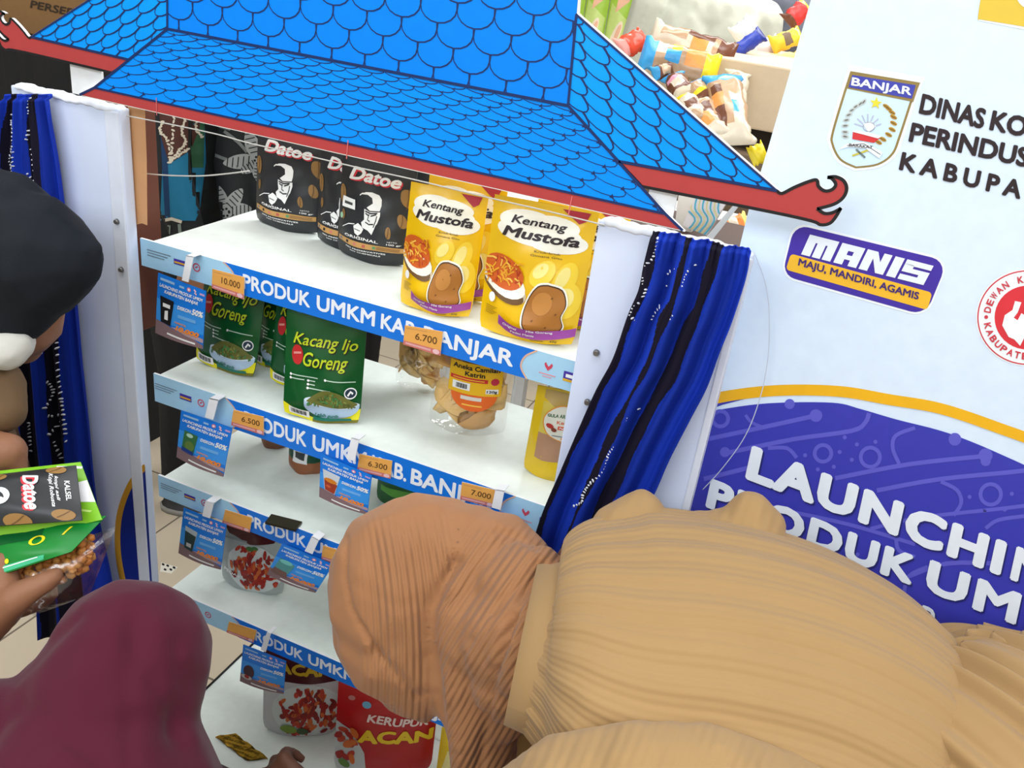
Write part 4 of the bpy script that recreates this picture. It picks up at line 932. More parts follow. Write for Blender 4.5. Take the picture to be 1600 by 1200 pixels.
# bottom tier
a = art_chilli(3, True); a.text('ACAN', (0.18, 0.70), (0.86, 0.68), 0.12, K(196, 160, 30, 0.4), 9, bold=0.05); a.ell((0.34, 0.105), 0.11, 0.05, K(120, 150, 50, 0.4), 9); a.ell((0.52, 0.10), 0.08, 0.045, K(56, 80, 40, 0.4), 9)
c, W, an_ = frame2((426, 1152), (514, 1153), 0.216, 0.02)
pouch('cracker_pouch', 'dark pouch with orange crackers on a white plate, left on the bottom tier', 'pouch', None, c, W * 1.40, 0.21, 0.045, an_, K(196, 196, 200, 0.35), a, lean=0.06, seed=10)
RDP = K(176, 22, 26, 0.32)
a = Art(); a.ell((0.64, 0.83), 0.14, 0.10, PW2, 2); a.ell((0.64, 0.83), 0.09, 0.05, K(70, 66, 60), 3); a.ell((0.14, 0.85), 0.035, 0.028, K(190, 120, 116), 2); a.ell((0.29, 0.80), 0.045, 0.035, K(110, 170, 200), 2)
a.text('KERUPUK', (0.30, 0.62), (0.92, 0.575), 0.085, K(236, 214, 208, 0.45), 3, bold=0.035, shear=0.1); a.text('ACAN', (0.22, 0.42), (0.98, 0.40), 0.13, K(232, 196, 34, 0.4), 3, bold=0.05)
a.poly([(0, 0), (0.34, 0), (0.30, 0.30), (0.16, 0.52), (0, 0.58)], K(196, 200, 204, 0.35), 2)
rr_ = random.Random(4)
for k in range(18): a.ell((rr_.uniform(0.02, 0.20), rr_.uniform(0.18, 0.58)), 0.055, 0.03, (RCK2, RCK, K(206, 104, 40, 0.5))[k % 3], 4 + k % 3, rot=rr_.uniform(0, 3), n=8)
a.ell((0.10, 0.14), 0.06, 0.045, K(96, 130, 60), 7)
c, W, an_ = frame2((538, 1215), (656, 1216), 0.216, 0.02)
pouch('cracker_pouch', 'red cracker pouch with white and yellow lettering on the bottom tier', 'pouch', None, c, W * 1.30, 0.205, 0.05, an_, RDP, a, lean=0.05, seed=11)
a = Art(); a.poly([(0.1, 0.2), (0.9, 0.35), (0.8, 0.6), (0.2, 0.5)], K(250, 236, 160), 1); a.line([(0.1, 0.7), (0.5, 0.8), (0.9, 0.66)], 0.05, K(196, 140, 20), 2)
c, W, an_ = frame2((682, 1236), (742, 1250), 0.216, 0.015)
pouch('snack_pack', 'bright yellow snack pack half covered by the end of the brown veil', 'snack pack', None, c, W * 1.2, 0.20, 0.04, an_, K(244, 206, 24, 0.25), a, seed=12, gusset=False)
b = MB(); FOIL = K(176, 140, 52, 0.18, 0.6, metal=0.9, bump=0.8, scale=60)
g = [[None] * 9 for _ in range(5)]
P0, P1, P2 = on_z(336, 1152, 0.218), on_z(386, 1190, 0.218), on_z(372, 1148, 0.218)
vs = []
for j in range(5):
    for i in range(9):
        q = P0.lerp(P1, i / 8) + (P2 - P0) * (j / 4) * 0.9; q.z = 0.219 + 0.004 * abs(math.sin(i * 2.1 + j * 1.3)); vs.append(q)
b.mesh(vs + [v - Vector((0, 0, 0.0015)) for v in vs], [(j * 9 + i, j * 9 + i + 1, (j + 1) * 9 + i + 1, (j + 1) * 9 + i) for j in range(4) for i in range(8)] + [(45 + j * 9 + i, 45 + j * 9 + i + 1, 45 + (j + 1) * 9 + i + 1, 45 + (j + 1) * 9 + i) for j in range(4) for i in range(8)], FOIL)
tag(b.build('foil_sachet'), 'small shiny gold foil packet lying on the bottom tier', 'sachet')

# ------------------------------------------------------------------ price tags and hanging promotion cards
ORN = K(232, 168, 84, 0.6); ORN2 = K(206, 116, 108, 0.6)
def plane_quad(px4, y): return [on_y(p[0], p[1], y) for p in px4]
def flat_thing(name, q3, art, base, thick, label, cat, group, parent=None):
    n = (q3[1] - q3[0]).cross(q3[3] - q3[0]).normalized()
    if n.y > 0: n = -n
    def fm(u, v, h):
        p = (q3[0] * (1 - u) + q3[1] * u) * (1 - v) + (q3[3] * (1 - u) + q3[2] * u) * v
        return p + n * h
    b = MB(); slab(b, [(0, 0), (1, 0), (1, 1), (0, 1)], fm, thick, base); art.emit(b, fm)
    o = b.build(name); return tag(o, label, cat, group)
def price_tag(q, txt, label, strong=1):
    a = Art(); a.rect(0, 0.22, 1, 1, ORN, 1); a.rect(0, 0, 1, 0.22, ORN2, 1)
    a.line([(0.06, 0.12), (0.74, 0.12)], 0.09, K(222, 168, 170), 2); a.ell((0.88, 0.12), 0.09, 0.10, K(232, 190, 196), 2)
    if txt: a.text(txt, (0.30, 0.42), (0.88, 0.42), 0.30, K(104, 70, 30, 0.7), 2, bold=0.012)
    a.line([(0.05, 0.88), (0.6, 0.88)], 0.035, K(206, 150, 90), 2)
    flat_thing('price_tag', plane_quad((q[3], q[2], q[1], q[0]), -0.0050), a, K(236, 226, 214), 0.0006, label, 'price tag', 'orange price tags in the rails')
price_tag(((332, 420), (382, 433), (381, 468), (331, 450)), '10.000', 'orange price tag reading 10.000 at the left end of the top rail')
price_tag(((633, 508), (692, 518), (688, 556), (630, 538)), '6.700', 'orange price tag reading 6.700 in the middle of the top rail')
price_tag(((365, 640), (412, 651), (412, 680), (361, 664)), '6.500', 'orange price tag at the left part of the second rail')
price_tag(((562, 709), (613, 720), (610, 748), (558, 735)), '6.300', 'orange price tag on the second rail right of the middle promotion card')
price_tag(((722, 753), (776, 766), (771, 793), (719, 780)), '7.000', 'orange price tag reading 7.000 at the right part of the second rail')
price_tag(((352, 796), (394, 809), (390, 832), (347, 818)), '', 'blurred orange price tag on the third rail beside the left white clip')
price_tag(((505, 852), (532, 860), (528, 882), (502, 874)), '', 'orange price tag on the third rail touching the brown veil')
price_tag(((358, 971), (401, 985), (396, 1004), (354, 988)), '', 'blurred orange price tag at the left part of the fourth rail')
price_tag(((581, 1059), (625, 1076), (618, 1092), (576, 1074)), '', 'orange price tag on the fourth rail below the brown veil')

CARDB = K(26, 124, 226, 0.35); CARDB2 = K(60, 152, 238, 0.35)
def promo(q, clip, kind, label, y=-0.016):
    q3 = plane_quad((q[3], q[2], q[1], q[0]), y)
    root = empty('promotion_card', (q3[2] + q3[3]) / 2, label, 'promotion card', 'blue promotion cards hanging from the rails')
    a = Art(); cl = [(0, 0), (1, 0), (1, 1), (0, 1)]
    a.rect(0, 0.24, 1, 0.6, CARDB2, 1)
    a.poly([(0, 0), (1, 0), (1, 0.06), (0.75, 0.14), (0.5, 0.17), (0.25, 0.22), (0, 0.24)], K(134, 108, 112, 0.5), 2); a.poly([(0.36, 0.21), (0.55, 0.24), (1, 0.17), (1, 0.10), (0.7, 0.14)], K(176, 152, 160, 0.5), 3)
    a.rect(0.06, 0.905, 0.36, 0.945, K(150, 190, 230), 2); a.rect(0.46, 0.90, 0.56, 0.935, K(150, 190, 230), 2); a.ell((0.66, 0.92), 0.04, 0.036, K(226, 130, 150), 2); a.ell((0.66, 0.92), 0.02, 0.018, PW2, 3); a.line([(0.76, 0.95), (0.80, 0.93), (0.78, 0.90), (0.82, 0.885)], 0.03, K(236, 190, 206), 2); a.rect(0.88, 0.90, 0.98, 0.935, K(196, 160, 210), 2)
    a.text('LAUNCHING PRODUK UMKM', (0.05, 0.80), (0.95, 0.80), 0.055, PW2, 3, bold=0.03, shear=0.25); a.text('KABUPATEN BANJAR', (0.16, 0.72), (0.86, 0.72), 0.055, PW2, 3, bold=0.03, shear=0.25)
    a.text('DISKON', (0.46, 0.545), (0.74, 0.545), 0.06, PW2, 4, bold=0.035, shear=0.2); a.text('50%', (0.75, 0.535), (0.98, 0.535), 0.10, PW2, 4, bold=0.045, shear=0.2)
    a.rect(0.48, 0.40, 0.84, 0.455, K(110, 176, 238), 3)
    a.text('10.000', (0.45, 0.185), (0.92, 0.17), 0.085, K(240, 140, 50, 0.4), 4, bold=0.05, shear=0.2); a.text('HANYA', (0.43, 0.30), (0.66, 0.29), 0.035, K(240, 150, 70, 0.4), 4, bold=0.03); a.line([(0.28, 0.085), (0.86, 0.055)], 0.03, PW2, 4)
    if kind == 'black': a.poly([(0.12, 0.24), (0.34, 0.22), (0.38, 0.64), (0.08, 0.66)], BLACK, 4); a.rect(0.15, 0.50, 0.31, 0.56, PW2, 5); a.poly([(0.20, 0.30), (0.28, 0.30), (0.27, 0.46), (0.20, 0.44)], PW2, 5)
    elif kind == 'green': a.poly([(0.10, 0.22), (0.36, 0.20), (0.40, 0.62), (0.12, 0.64)], K(54, 110, 66), 4); a.ell((0.24, 0.57), 0.07, 0.04, K(176, 214, 196), 5); a.ell((0.26, 0.36), 0.10, 0.10, K(96, 124, 60), 5); a.poly([(0.10, 0.22), (0.36, 0.20), (0.36, 0.27), (0.10, 0.30)], K(26, 60, 140), 6)
    elif kind == 'glass': a.poly([(0.12, 0.24), (0.34, 0.22), (0.42, 0.68), (0.06, 0.70)], K(206, 214, 222, 0.3), 4); a.poly([(0.13, 0.25), (0.33, 0.23), (0.38, 0.46), (0.10, 0.50)], K(160, 60, 40), 5); a.ell((0.24, 0.50), 0.13, 0.05, K(214, 130, 40), 6); a.ell((0.20, 0.36), 0.05, 0.03, K(208, 96, 60), 6)
    elif kind == 'dark': a.poly([(0.14, 0.20), (0.34, 0.18), (0.40, 0.62), (0.10, 0.66)], K(176, 190, 200), 4); a.poly([(0.14, 0.20), (0.34, 0.18), (0.38, 0.52), (0.11, 0.56)], K(40, 62, 62), 5); a.rect(0.18, 0.25, 0.30, 0.33, K(190, 190, 190), 6)
    elif kind == 'teal': a.poly([(0.06, 0.24), (0.36, 0.20), (0.42, 0.56), (0.10, 0.62)], K(86, 150, 150), 4); a.ell((0.24, 0.56), 0.13, 0.06, K(120, 196, 190), 5); a.poly([(0.04, 0.16), (0.40, 0.14), (0.34, 0.30), (0.08, 0.32)], K(120, 90, 84), 5)
    else: a.ell((0.2, 0.36), 0.13, 0.17, K(70, 44, 56), 4); a.ell((0.16, 0.20), 0.13, 0.06, K(196, 190, 190), 5); a.ell((0.17, 0.22), 0.06, 0.05, K(160, 44, 40), 6)
    n = (q3[1] - q3[0]).cross(q3[3] - q3[0]).normalized()
    if n.y > 0: n = -n
    def fm(u, v, h):
        p = (q3[0] * (1 - u) + q3[1] * u) * (1 - v) + (q3[3] * (1 - u) + q3[2] * u) * v
        return p + n * (h + 0.004 * math.sin(u * math.pi) * (1 - v))
    b = MB(); N = 8
    fr = [fm(i / N, j / N, 0) for j in range(N + 1) for i in range(N + 1)]; bk = [fm(i / N, j / N, -0.0007) for j in range(N + 1) for i in range(N + 1)]
    for vv in (fr, bk): b.mesh(vv, [(j * (N + 1) + i, j * (N + 1) + i + 1, (j + 1) * (N + 1) + i + 1, (j + 1) * (N + 1) + i) for j in range(N) for i in range(N)], CARDB)
    a.emit(b, fm, step=0.125); b.build('card', root)
    c4 = [on_y(p[0], p[1], y - 0.0025) for p in clip]
    b = MB(); back = [Vector((p.x, -0.001, p.z)) for p in c4[:2]]
    m_ = K(240, 242, 248, 0.4)
    b.hexa([c4[0], c4[1], c4[2], c4[3]], [p + Vector((0, 0.0012, 0)) for p in c4], m_)
    b.hexa([c4[0], c4[1], back[1], back[0]], [p - Vector((0, 0, 0.0012)) for p in (c4[0], c4[1], back[1], back[0])], m_)
    b.build('clip', root)
    return root
promo(((247, 426), (322, 455), (317, 545), (243, 520)), ((291, 399), (302, 401), (294, 441), (284, 438)), 'black', 'blue promotion card with black pouch picture, hanging from the top rail')
promo(((283, 641), (363, 669), (349, 745), (276, 714)), ((327, 622), (341, 625), (333, 656), (320, 652)), 'green', 'blue promotion card with green pouch picture, left on the second rail')
promo(((501, 709), (581, 743), (574, 804), (499, 776)), ((549, 684), (561, 687), (554, 721), (541, 716)), 'glass', 'blue promotion card with red snack cup picture, middle of the second rail')
promo(((735, 785), (810, 808), (804, 880), (728, 858)), ((774, 765), (788, 767), (782, 797), (768, 793)), 'dark', 'blue promotion card behind the brown veil, right end of the second rail')
promo(((287, 793), (354, 820), (345, 890), (279, 864)), ((321, 783), (334, 786), (328, 810), (316, 806)), 'dark', 'blue promotion card with dark cup picture, left on the third rail')
promo(((441, 849), (521, 882), (493, 926), (417, 897)), ((487, 838), (498, 844), (488, 866), (476, 861)), 'teal', 'tilted blue promotion card hanging from the third rail next to the brown veil')
promo(((380, 1007), (447, 1033), (443, 1084), (375, 1064)), ((417, 988), (423, 990), (415, 1019), (407, 1015)), 'plate', 'blurred blue promotion card hanging from the fourth rail over the bottom tier')
b = MB(); c4 = [on_y(p[0], p[1], -0.006) for p in ((637, 1084), (646, 1087), (640, 1107), (631, 1103))]
b.hexa(c4, [p + Vector((0, 0.004, 0)) for p in c4], K(240, 242, 248, 0.4)); tag(b.build('rail_clip'), 'empty white clip on the fourth rail under the brown veil', 'clip')

# ------------------------------------------------------------------ strings and hanging line
STR = K(206, 204, 200, 0.5)
b = MB(); b.tube(bez([tuple(on_y(x, y, -0.026)) for x, y in ((198, 181), (270, 195), (340, 210), (395, 225), (470, 241), (560, 262), (640, 279), (760, 308), (860, 331), (945, 352))], 4), 0.0009, STR, 6); tag(b.build('string'), 'thin white string tied across just under the red eaves', 'string')
b = MB(); b.tube(bez([tuple(on_y(x, y, 0.02)) for x, y in ((224, 271), (262, 274), (310, 275), (350, 272), (390, 267))], 5), 0.0010, STR, 6); tag(b.build('string'), 'short white string sagging beside the leftmost black pouch', 'string')
b = MB(); b.tube(bez([tuple(on_plane(x, y, BO + BN * 0.012, BN)) for x, y in ((1180, 398), (1195, 440), (1202, 490), (1200, 560), (1188, 620), (1165, 680), (1130, 730), (1098, 765))], 6), 0.0006, K(196, 204, 222, 0.3), 5); tag(b.build('nylon_line'), 'fine nylon line looping over the left edge of the banner', 'string')

# ------------------------------------------------------------------ people
SKIN = K(140, 96, 70, 0.55, 0.35, bump=0.1, scale=40); SKIN2 = K(98, 62, 46, 0.55, 0.35, bump=0.1, scale=40)
def limb(*pr): return [(Vector(p), r) for p, r in pr]
def groove(co, x, y, pts, w, d, cut=None):
    """depth of a fold line traced over the cloth"""
    best = np.full(len(co), 1e9)
    for (ax, ay), (bx, by) in zip(pts[:-1], pts[1:]):
        t = np.clip(((x - ax) * (bx - ax) + (y - ay) * (by - ay)) / ((bx - ax) ** 2 + (by - ay) ** 2), 0, 1)
        best = np.minimum(best, np.hypot(x - ax - t * (bx - ax), y - ay - t * (by - ay)))
    return d * np.exp(-(best / w) ** 2)

# --- the woman in the brown veil, bent towards the lower shelves
p_brown = None
hc = U(640, 930, 0.985)
shn = U(1040, 1275, 0.70); shf = U(930, 905, 0.93)
torso = [U(850, 1000, 0.87), U(930, 1010, 0.865), U(1080, 1030, 0.86), U(1230, 1066, 0.86), U(1380, 1130, 0.86), U(1470, 1165, 0.86)]
_w2 = U(1600, 1275, 0.825); hip = Vector((_w2.x + 0.07, _w2.y - 0.02, _w2.z - 0.08))
elbow_n = U(790, 1345, 0.88); wrist_n = U(492, 1288, 1.08)
hand_d = (U(404, 1196, 1.13) - wrist_n); hand_n = Vector((-0.1, -0.75, 0.66))
elbow_f = U(850, 1040, 1.06); wrist_f = U(800, 1180, 1.10)
sk = [limb((hc, 0.078), (hc + Vector((-0.02, 0.0, -0.045)), 0.062)), limb((U(740, 950, 0.97), 0.05), (torso[0], 0.042), (torso[1], 0.07)),
      limb((torso[1], 0.085), (torso[2], 0.10), (torso[3], 0.095), (torso[4], 0.085), (torso[5], 0.09), (hip, 0.10)),
      limb((shf, 0.05), (elbow_f, 0.036), (wrist_f, 0.025)), limb((shn + Vector((0.02, 0.03, 0)), 0.05), (elbow_n, 0.036), (wrist_n, 0.026))]
for dy in (-0.085, 0.085):
    h = hip + Vector((0, dy, -0.02)); k = Vector((hip.x - 0.03, hip.y + dy, 0.47)); an2 = Vector((hip.x + 0.03, hip.y + dy, 0.085))
    sk += [limb((h, 0.085), (k, 0.052), (an2, 0.034)), limb((an2 + Vector((0, 0, -0.045)), 0.032), (an2 + Vector((-0.10, 0, -0.055)), 0.027), (an2 + Vector((-0.16, 0, -0.063)), 0.018))]
sk += hand_chains(wrist_n, hand_d, hand_n, 0.92, 1.05, 1, 0.06) + hand_chains(wrist_f, U(770, 1260, 1.13) - wrist_f, Vector((0, -0.4, 0.8)), 0.92, 0.6, -1)
# face, turned down to the shelf: nose, brow and chin
fd = (U(560, 1075, 1.02) - hc).normalized()
sk += [limb((hc + fd * 0.075, 0.012), (hc + fd * 0.09 + Vector((0, 0, -0.012)), 0.010)), limb((hc + fd * 0.06 + Vector((0.02, 0, -0.06)), 0.022))]
p_brown = blob('person', sk, 0.0045, 6, SKIN2)
tag(p_brown, 'person in a brown veil and tan pleated dress bending towards the lower shelves', 'person')

VEIL = cloth('brown_veil_cloth', (152, 106, 71), k=2 * math.pi / 22, strength=0.7, dist=0.0050)
def post_veil(me):
    co = verts_np(me); nn = norms_np(me); x, y = to_px(co)
    crease = [(712, 880), (690, 915), (674, 955), (670, 1000), (678, 1050), (684, 1120), (690, 1200)]
    cxs = np.interp(y, [c[1] for c in crease], [c[0] for c in crease]); left = x < cxs
    disp = -groove(co, x, y, crease, 12, 0.009)
    disp += 0.004 * np.exp(-((x - cxs - 30) / 22) ** 2) * np.clip((y - 850) / 40, 0, 1)
    for ln, w, d in (([(541, 840), (538, 900), (548, 950), (575, 1000), (612, 1052), (650, 1090)], 4, 0.0035), ([(560, 975), (600, 1030), (640, 1070)], 5, 0.0025), ([(850, 880), (820, 920), (790, 990), (770, 1050)], 6, 0.005), ([(862, 900), (840, 950), (812, 1000), (800, 1060)], 6, 0.005), ([(842, 880), (800, 920), (770, 960)], 5, 0.003),
                     ([(800, 960), (770, 1060), (760, 1130), (748, 1200)], 7, 0.005), ([(735, 1000), (712, 1060), (704, 1120)], 6, 0.003), ([(780, 830), (810, 838), (840, 856)], 6, 0.003)):
        disp -= groove(co, x, y, ln, w, d)
    dx_ = np.where(left, x + 0.00045 * (y - 930) ** 2 - 0.10 * (y - 930), 0)
    dt = (x - 690) * 0.80 + (y - 900) * 0.55 + 0.0006 * (x - 760) * (y - 900)
    set_attr(me, 'phi', np.where(left, dx_, dt))
    amp = np.where(left, np.clip((x - 560) / 30, 0, 1) * np.clip((y - 800) / 60, 0, 1), 0.9 * np.clip((y - 815) / 30, 0, 1))
    set_attr(me, 'amp', amp * np.clip((np.abs(x - cxs) - 5) / 10, 0, 1))
    co = co + nn * disp[:, None]
    me.vertices.foreach_set('co', co.astype(np.float32).ravel()); me.update()
veil_sk = [limb((U(641, 905, 0.985), 0.093), (U(640, 930, 0.985), 0.094), (U(640, 985, 0.985), 0.084), (U(665, 1030, 0.985), 0.066)),
           limb((U(665, 890, 0.985), 0.088), (U(760, 902, 0.97), 0.077), (U(815, 955, 0.94), 0.068)),
           limb((U(600, 985, 0.99), 0.060), (U(650, 1055, 0.985), 0.048), (U(672, 1080, 0.985), 0.036)),
           limb((U(730, 960, 0.96), 0.072), (U(742, 1040, 0.95), 0.062), (U(745, 1120, 0.95), 0.047), (U(752, 1190, 0.96), 0.040), (U(760, 1270, 0.98), 0.036)),
           limb((U(812, 950, 0.925), 0.066), (U(795, 1040, 0.92), 0.047), (U(780, 1110, 0.93), 0.035)), limb((U(822, 930, 0.905), 0.056), (U(822, 990, 0.895), 0.062), (U(806, 1060, 0.895), 0.048)), limb((U(775, 980, 0.93), 0.066), (U(815, 995, 0.895), 0.066), (U(852, 1006, 0.866), 0.064))]
blob('veil', veil_sk, 0.0036, 9, VEIL, p_brown, post_veil)

DRESS = cloth('tan_pleated_cloth', (160, 128, 86), k=1.0, strength=0.42, dist=0.0026)
def loft_cloth(name, rings_def, mat, parent, pleats, amp_fn, n=240, sub=16, fold=None, label=None):
    """rings_def: (centre, side half width, up half height, [side axis override]) along the body; pleats run lengthwise"""
    cs = bez([tuple(r[0]) for r in rings_def], sub); ab = bez([(r[1], r[2]) for r in rings_def], sub); rings = []; phi = []; amp = []; m = len(cs)
    for i in range(m):
        c = Vector(cs[i]); t = (Vector(cs[min(i + 1, m - 1)]) - Vector(cs[max(i - 1, 0)])).normalized()
        e1 = t.cross(Vector((0, 0, 1)))
        if e1.length < 0.25: e1 = t.cross(Vector((-1, 0, 0.3)))
        e1.normalize(); e2 = e1.cross(t).normalized(); s = i / (m - 1); ring = []
        for j in range(n):
            th = 2 * math.pi * j / n; f = fold(s, th) if fold else 0.0
            r1, r2 = ab[i][0] + f, ab[i][1] + f; ring.append(c + e1 * (r1 * math.cos(th)) + e2 * (r2 * math.sin(th)))
            phi.append(th * pleats); amp.append(amp_fn(s, th))
        rings.append(ring)
    b = MB(); b.loft(rings, mat, cap=True); o = b.build(name, parent)
    pad = len(o.data.vertices) - len(phi)
    set_attr(o.data, 'phi', phi + [0] * pad); set_attr(o.data, 'amp', amp + [0] * pad)
    if label: o['label'] = label
    return o
def dfold(s, th):
    return 0.0016 * math.sin(th * 31 + 2.2 * s) + 0.0012 * math.sin(th * 19 + 1.0 + 3 * s) + 0.004 * math.sin(th * 3 + 5 * s) * s
cen = [(U(848, 1006, 0.866), 0.085, 0.066), (U(861, 1009, 0.865), 0.106, 0.080), (U(896, 1014, 0.863), 0.156, 0.112), (U(970, 1034, 0.86), 0.185, 0.128), (U(1080, 1051, 0.86), 0.190, 0.134), (U(1200, 1080, 0.86), 0.190, 0.134), (U(1300, 1123, 0.86), 0.188, 0.131), (U(1390, 1178, 0.86), 0.183, 0.122), (U(1468, 1210, 0.86), 0.176, 0.113)]
bod = loft_cloth('bodice', cen, DRESS, p_brown, 62, lambda s, th: min(1, s * 6) * min(1, (1 - s) * 18 + 0.25), fold=dfold)
wst = cen[-1][0]; c0 = (cen[-1][0] - cen[-2][0]).normalized()
def sfold(s, th):
    g = min(1, s * 5)
    return (0.0018 * math.sin(th * 61 + 2.0 * math.sin(th * 3) + 6 * s) + 0.0024 * math.sin(th * 37 + 2 + 1.6 * math.sin(th * 5) - 5 * s)) * min(1, s * 14) ** 0.7 * (1 + 2.2 * s)
w2 = U(1600, 1285, 0.81)
skirt = [(wst - c0 * 0.004, 0.173, 0.110), (wst + c0 * 0.022, 0.192, 0.128), (U(1535, 1236, 0.845), 0.205, 0.142), (w2, 0.215, 0.158), (w2 + Vector((0.075, -0.035, -0.075)), 0.215, 0.175), (w2 + Vector((0.105, -0.05, -0.20)), 0.225, 0.19), (w2 + Vector((0.11, -0.06, -0.40)), 0.235, 0.21), (w2 + Vector((0.11, -0.06, -0.65)), 0.25, 0.23), (w2 + Vector((0.11, -0.06, -0.90)), 0.27, 0.25)]
sk_o = loft_cloth('skirt', skirt, DRESS, p_brown, 50, lambda s, th: 0.5, n=520, fold=sfold)
b = MB(); pts = []
c_, a_, b_ = cen[0][0], 0.088, 0.069
t_ = (cen[3][0] - cen[0][0]).normalized(); e1 = t_.cross(Vector((0, 0, 1))).normalized(); e2 = e1.cross(t_).normalized()
rg = []
for k in range(49):
    th = 2 * math.pi * k / 48; rg.append([c_ + t_ * dz + e1 * ((a_ + dr) * math.cos(th)) + e2 * ((b_ + dr) * math.sin(th)) for dz, dr in ((-0.020, -0.004), (-0.021, 0.001), (0.0, 0.005), (0.020, 0.018), (0.021, 0.014), (0.0, 0.0))])
b.loft(rg, DRESS, cap=False); tag(b.build('collar', p_brown), 'plain stand-up collar band')
# puffed ruffle of the far sleeve, and the sleeves themselves
def post_sleeve(me):
    co = verts_np(me); x, y = to_px(co)
    set_attr(me, 'phi', (x * 0.85 + y * 0.35) / 5.2); set_attr(me, 'amp', np.full(len(co), 0.8))
blob('sleeve', [limb((U(985, 850, 0.93), 0.050), (U(1000, 806, 0.93), 0.028), (U(1003, 778, 0.93), 0.011)), limb((U(1050, 872, 0.93), 0.050), (U(1100, 862, 0.93), 0.045), (U(1165, 855, 0.92), 0.044), (U(1172, 803, 0.92), 0.025)), limb((U(1170, 795, 0.92), 0.020), (U(1196, 822, 0.92), 0.022)), limb((U(960, 900, 0.95), 0.06), (U(870, 1020, 1.04), 0.052), (U(806, 1165, 1.09), 0.040))], 0.0045, 4, DRESS, p_brown, post_sleeve)
blob('sleeve', [limb((U(1230, 1276, 0.69), 0.050), (U(1100, 1244, 0.665), 0.055), (U(1000, 1244, 0.66), 0.056), (U(900, 1258, 0.68), 0.056), (U(815, 1300, 0.75), 0.053), (U(790, 1345, 0.86), 0.050), (U(640, 1345, 1.0), 0.044))], 0.0045, 5, DRESS, p_brown, post_sleeve)

# --- the woman in the maroon veil, squatting in front
MV = cloth('maroon_veil_cloth', (80, 19, 41), k=1.0, strength=0.0, dist=0.001, weave=0.12, rough=0.8)
mh = U(196, 1035, 1.0)
base = Vector((mh.x - 0.02, mh.y - 0.14, 0.0))
pel = Vector((base.x, base.y - 0.02, 0.30)); chest = Vector((mh.x - 0.01, mh.y - 0.09, 0.62))
sk = [limb((mh, 0.082), (mh + Vector((-0.01, 0.02, -0.05)), 0.065), (mh + Vector((0, -0.03, -0.11)), 0.048), (chest, 0.10), (pel + Vector((0, 0, 0.10)), 0.105), (pel, 0.12))]
for sx in (-1, 1):
    hpj = pel + Vector((0.09 * sx, 0.02, -0.02)); kn = Vector((base.x + 0.13 * sx, base.y + 0.28, 0.42)); ank = Vector((base.x + 0.11 * sx, base.y + 0.06, 0.085))
    sk += [limb((hpj, 0.09), (kn, 0.058), (ank, 0.036)), limb((ank + Vector((0, 0, -0.045)), 0.032), (ank + Vector((0, 0.10, -0.055)), 0.026), (ank + Vector((0, 0.16, -0.062)), 0.018))]
    sh = chest + Vector((0.16 * sx, 0.0, 0.06)); el = chest + Vector((0.18 * sx, 0.08, -0.17)); wr = chest + Vector((0.09 * sx, 0.22, -0.25))
    sk += [limb((chest + Vector((0.05 * sx, 0, 0.06)), 0.07), (sh, 0.055), (el, 0.04), (wr, 0.027))] + hand_chains(wr, Vector((-0.5 * sx, 0.7, -0.5)), Vector((0, 0.4, 1)), 0.95, 0.6, sx)
sk += [limb((mh + Vector((-0.02, 0.082, -0.03)), 0.012), (mh + Vector((-0.02, 0.092, -0.042)), 0.010)), limb((mh + Vector((-0.01, 0.06, -0.09)), 0.024))]
p_mar = blob('person', sk, 0.005, 6, SKIN2); tag(p_mar, 'person in a plain maroon veil squatting before the shelf, seen from behind', 'person')
def post_mar(me):
    co = verts_np(me); nn = norms_np(me); x, y = to_px(co); d = np.zeros(len(co))
    for ln, w, dp in (([(208, 985), (226, 1040), (262, 1090), (280, 1160)], 20, 0.005), ([(120, 960), (70, 1010), (20, 1060)], 12, 0.006), ([(214, 965), (200, 1060), (205, 1200)], 20, 0.004), ([(100, 1150), (150, 1180), (190, 1230)], 16, 0.004), ([(280, 1010), (286, 1080), (274, 1140)], 16, 0.004)): d -= groove(co, x, y, ln, w, dp)
    co = co + nn * d[:, None]; me.vertices.foreach_set('co', co.astype(np.float32).ravel()); me.update()
    set_attr(me, 'phi', np.zeros(len(co))); set_attr(me, 'amp', np.zeros(len(co)))
blob('veil', [limb((U(203, 1030, 1.0), 0.093), (U(205, 1065, 1.0), 0.086), (U(214, 1130, 0.98), 0.066)), limb((U(180, 1080, 0.985), 0.098), (U(160, 1170, 0.97), 0.105), (U(140, 1300, 0.95), 0.15), (chest + Vector((0, -0.02, 0.0)), 0.17)),
              limb((U(150, 1075, 0.98), 0.080), (U(70, 1130, 0.97), 0.065), (U(0, 1160, 0.97), 0.070), (chest + Vector((-0.15, 0, 0.05)), 0.09)), limb((U(210, 1140, 0.98), 0.068), (U(222, 1210, 0.97), 0.055), (chest + Vector((0.13, 0, 0.06)), 0.085))], 0.0055, 14, MV, p_mar, post_mar)
GOWN = cloth('dark_gown', (66, 26, 42), k=1.0, strength=0.0)
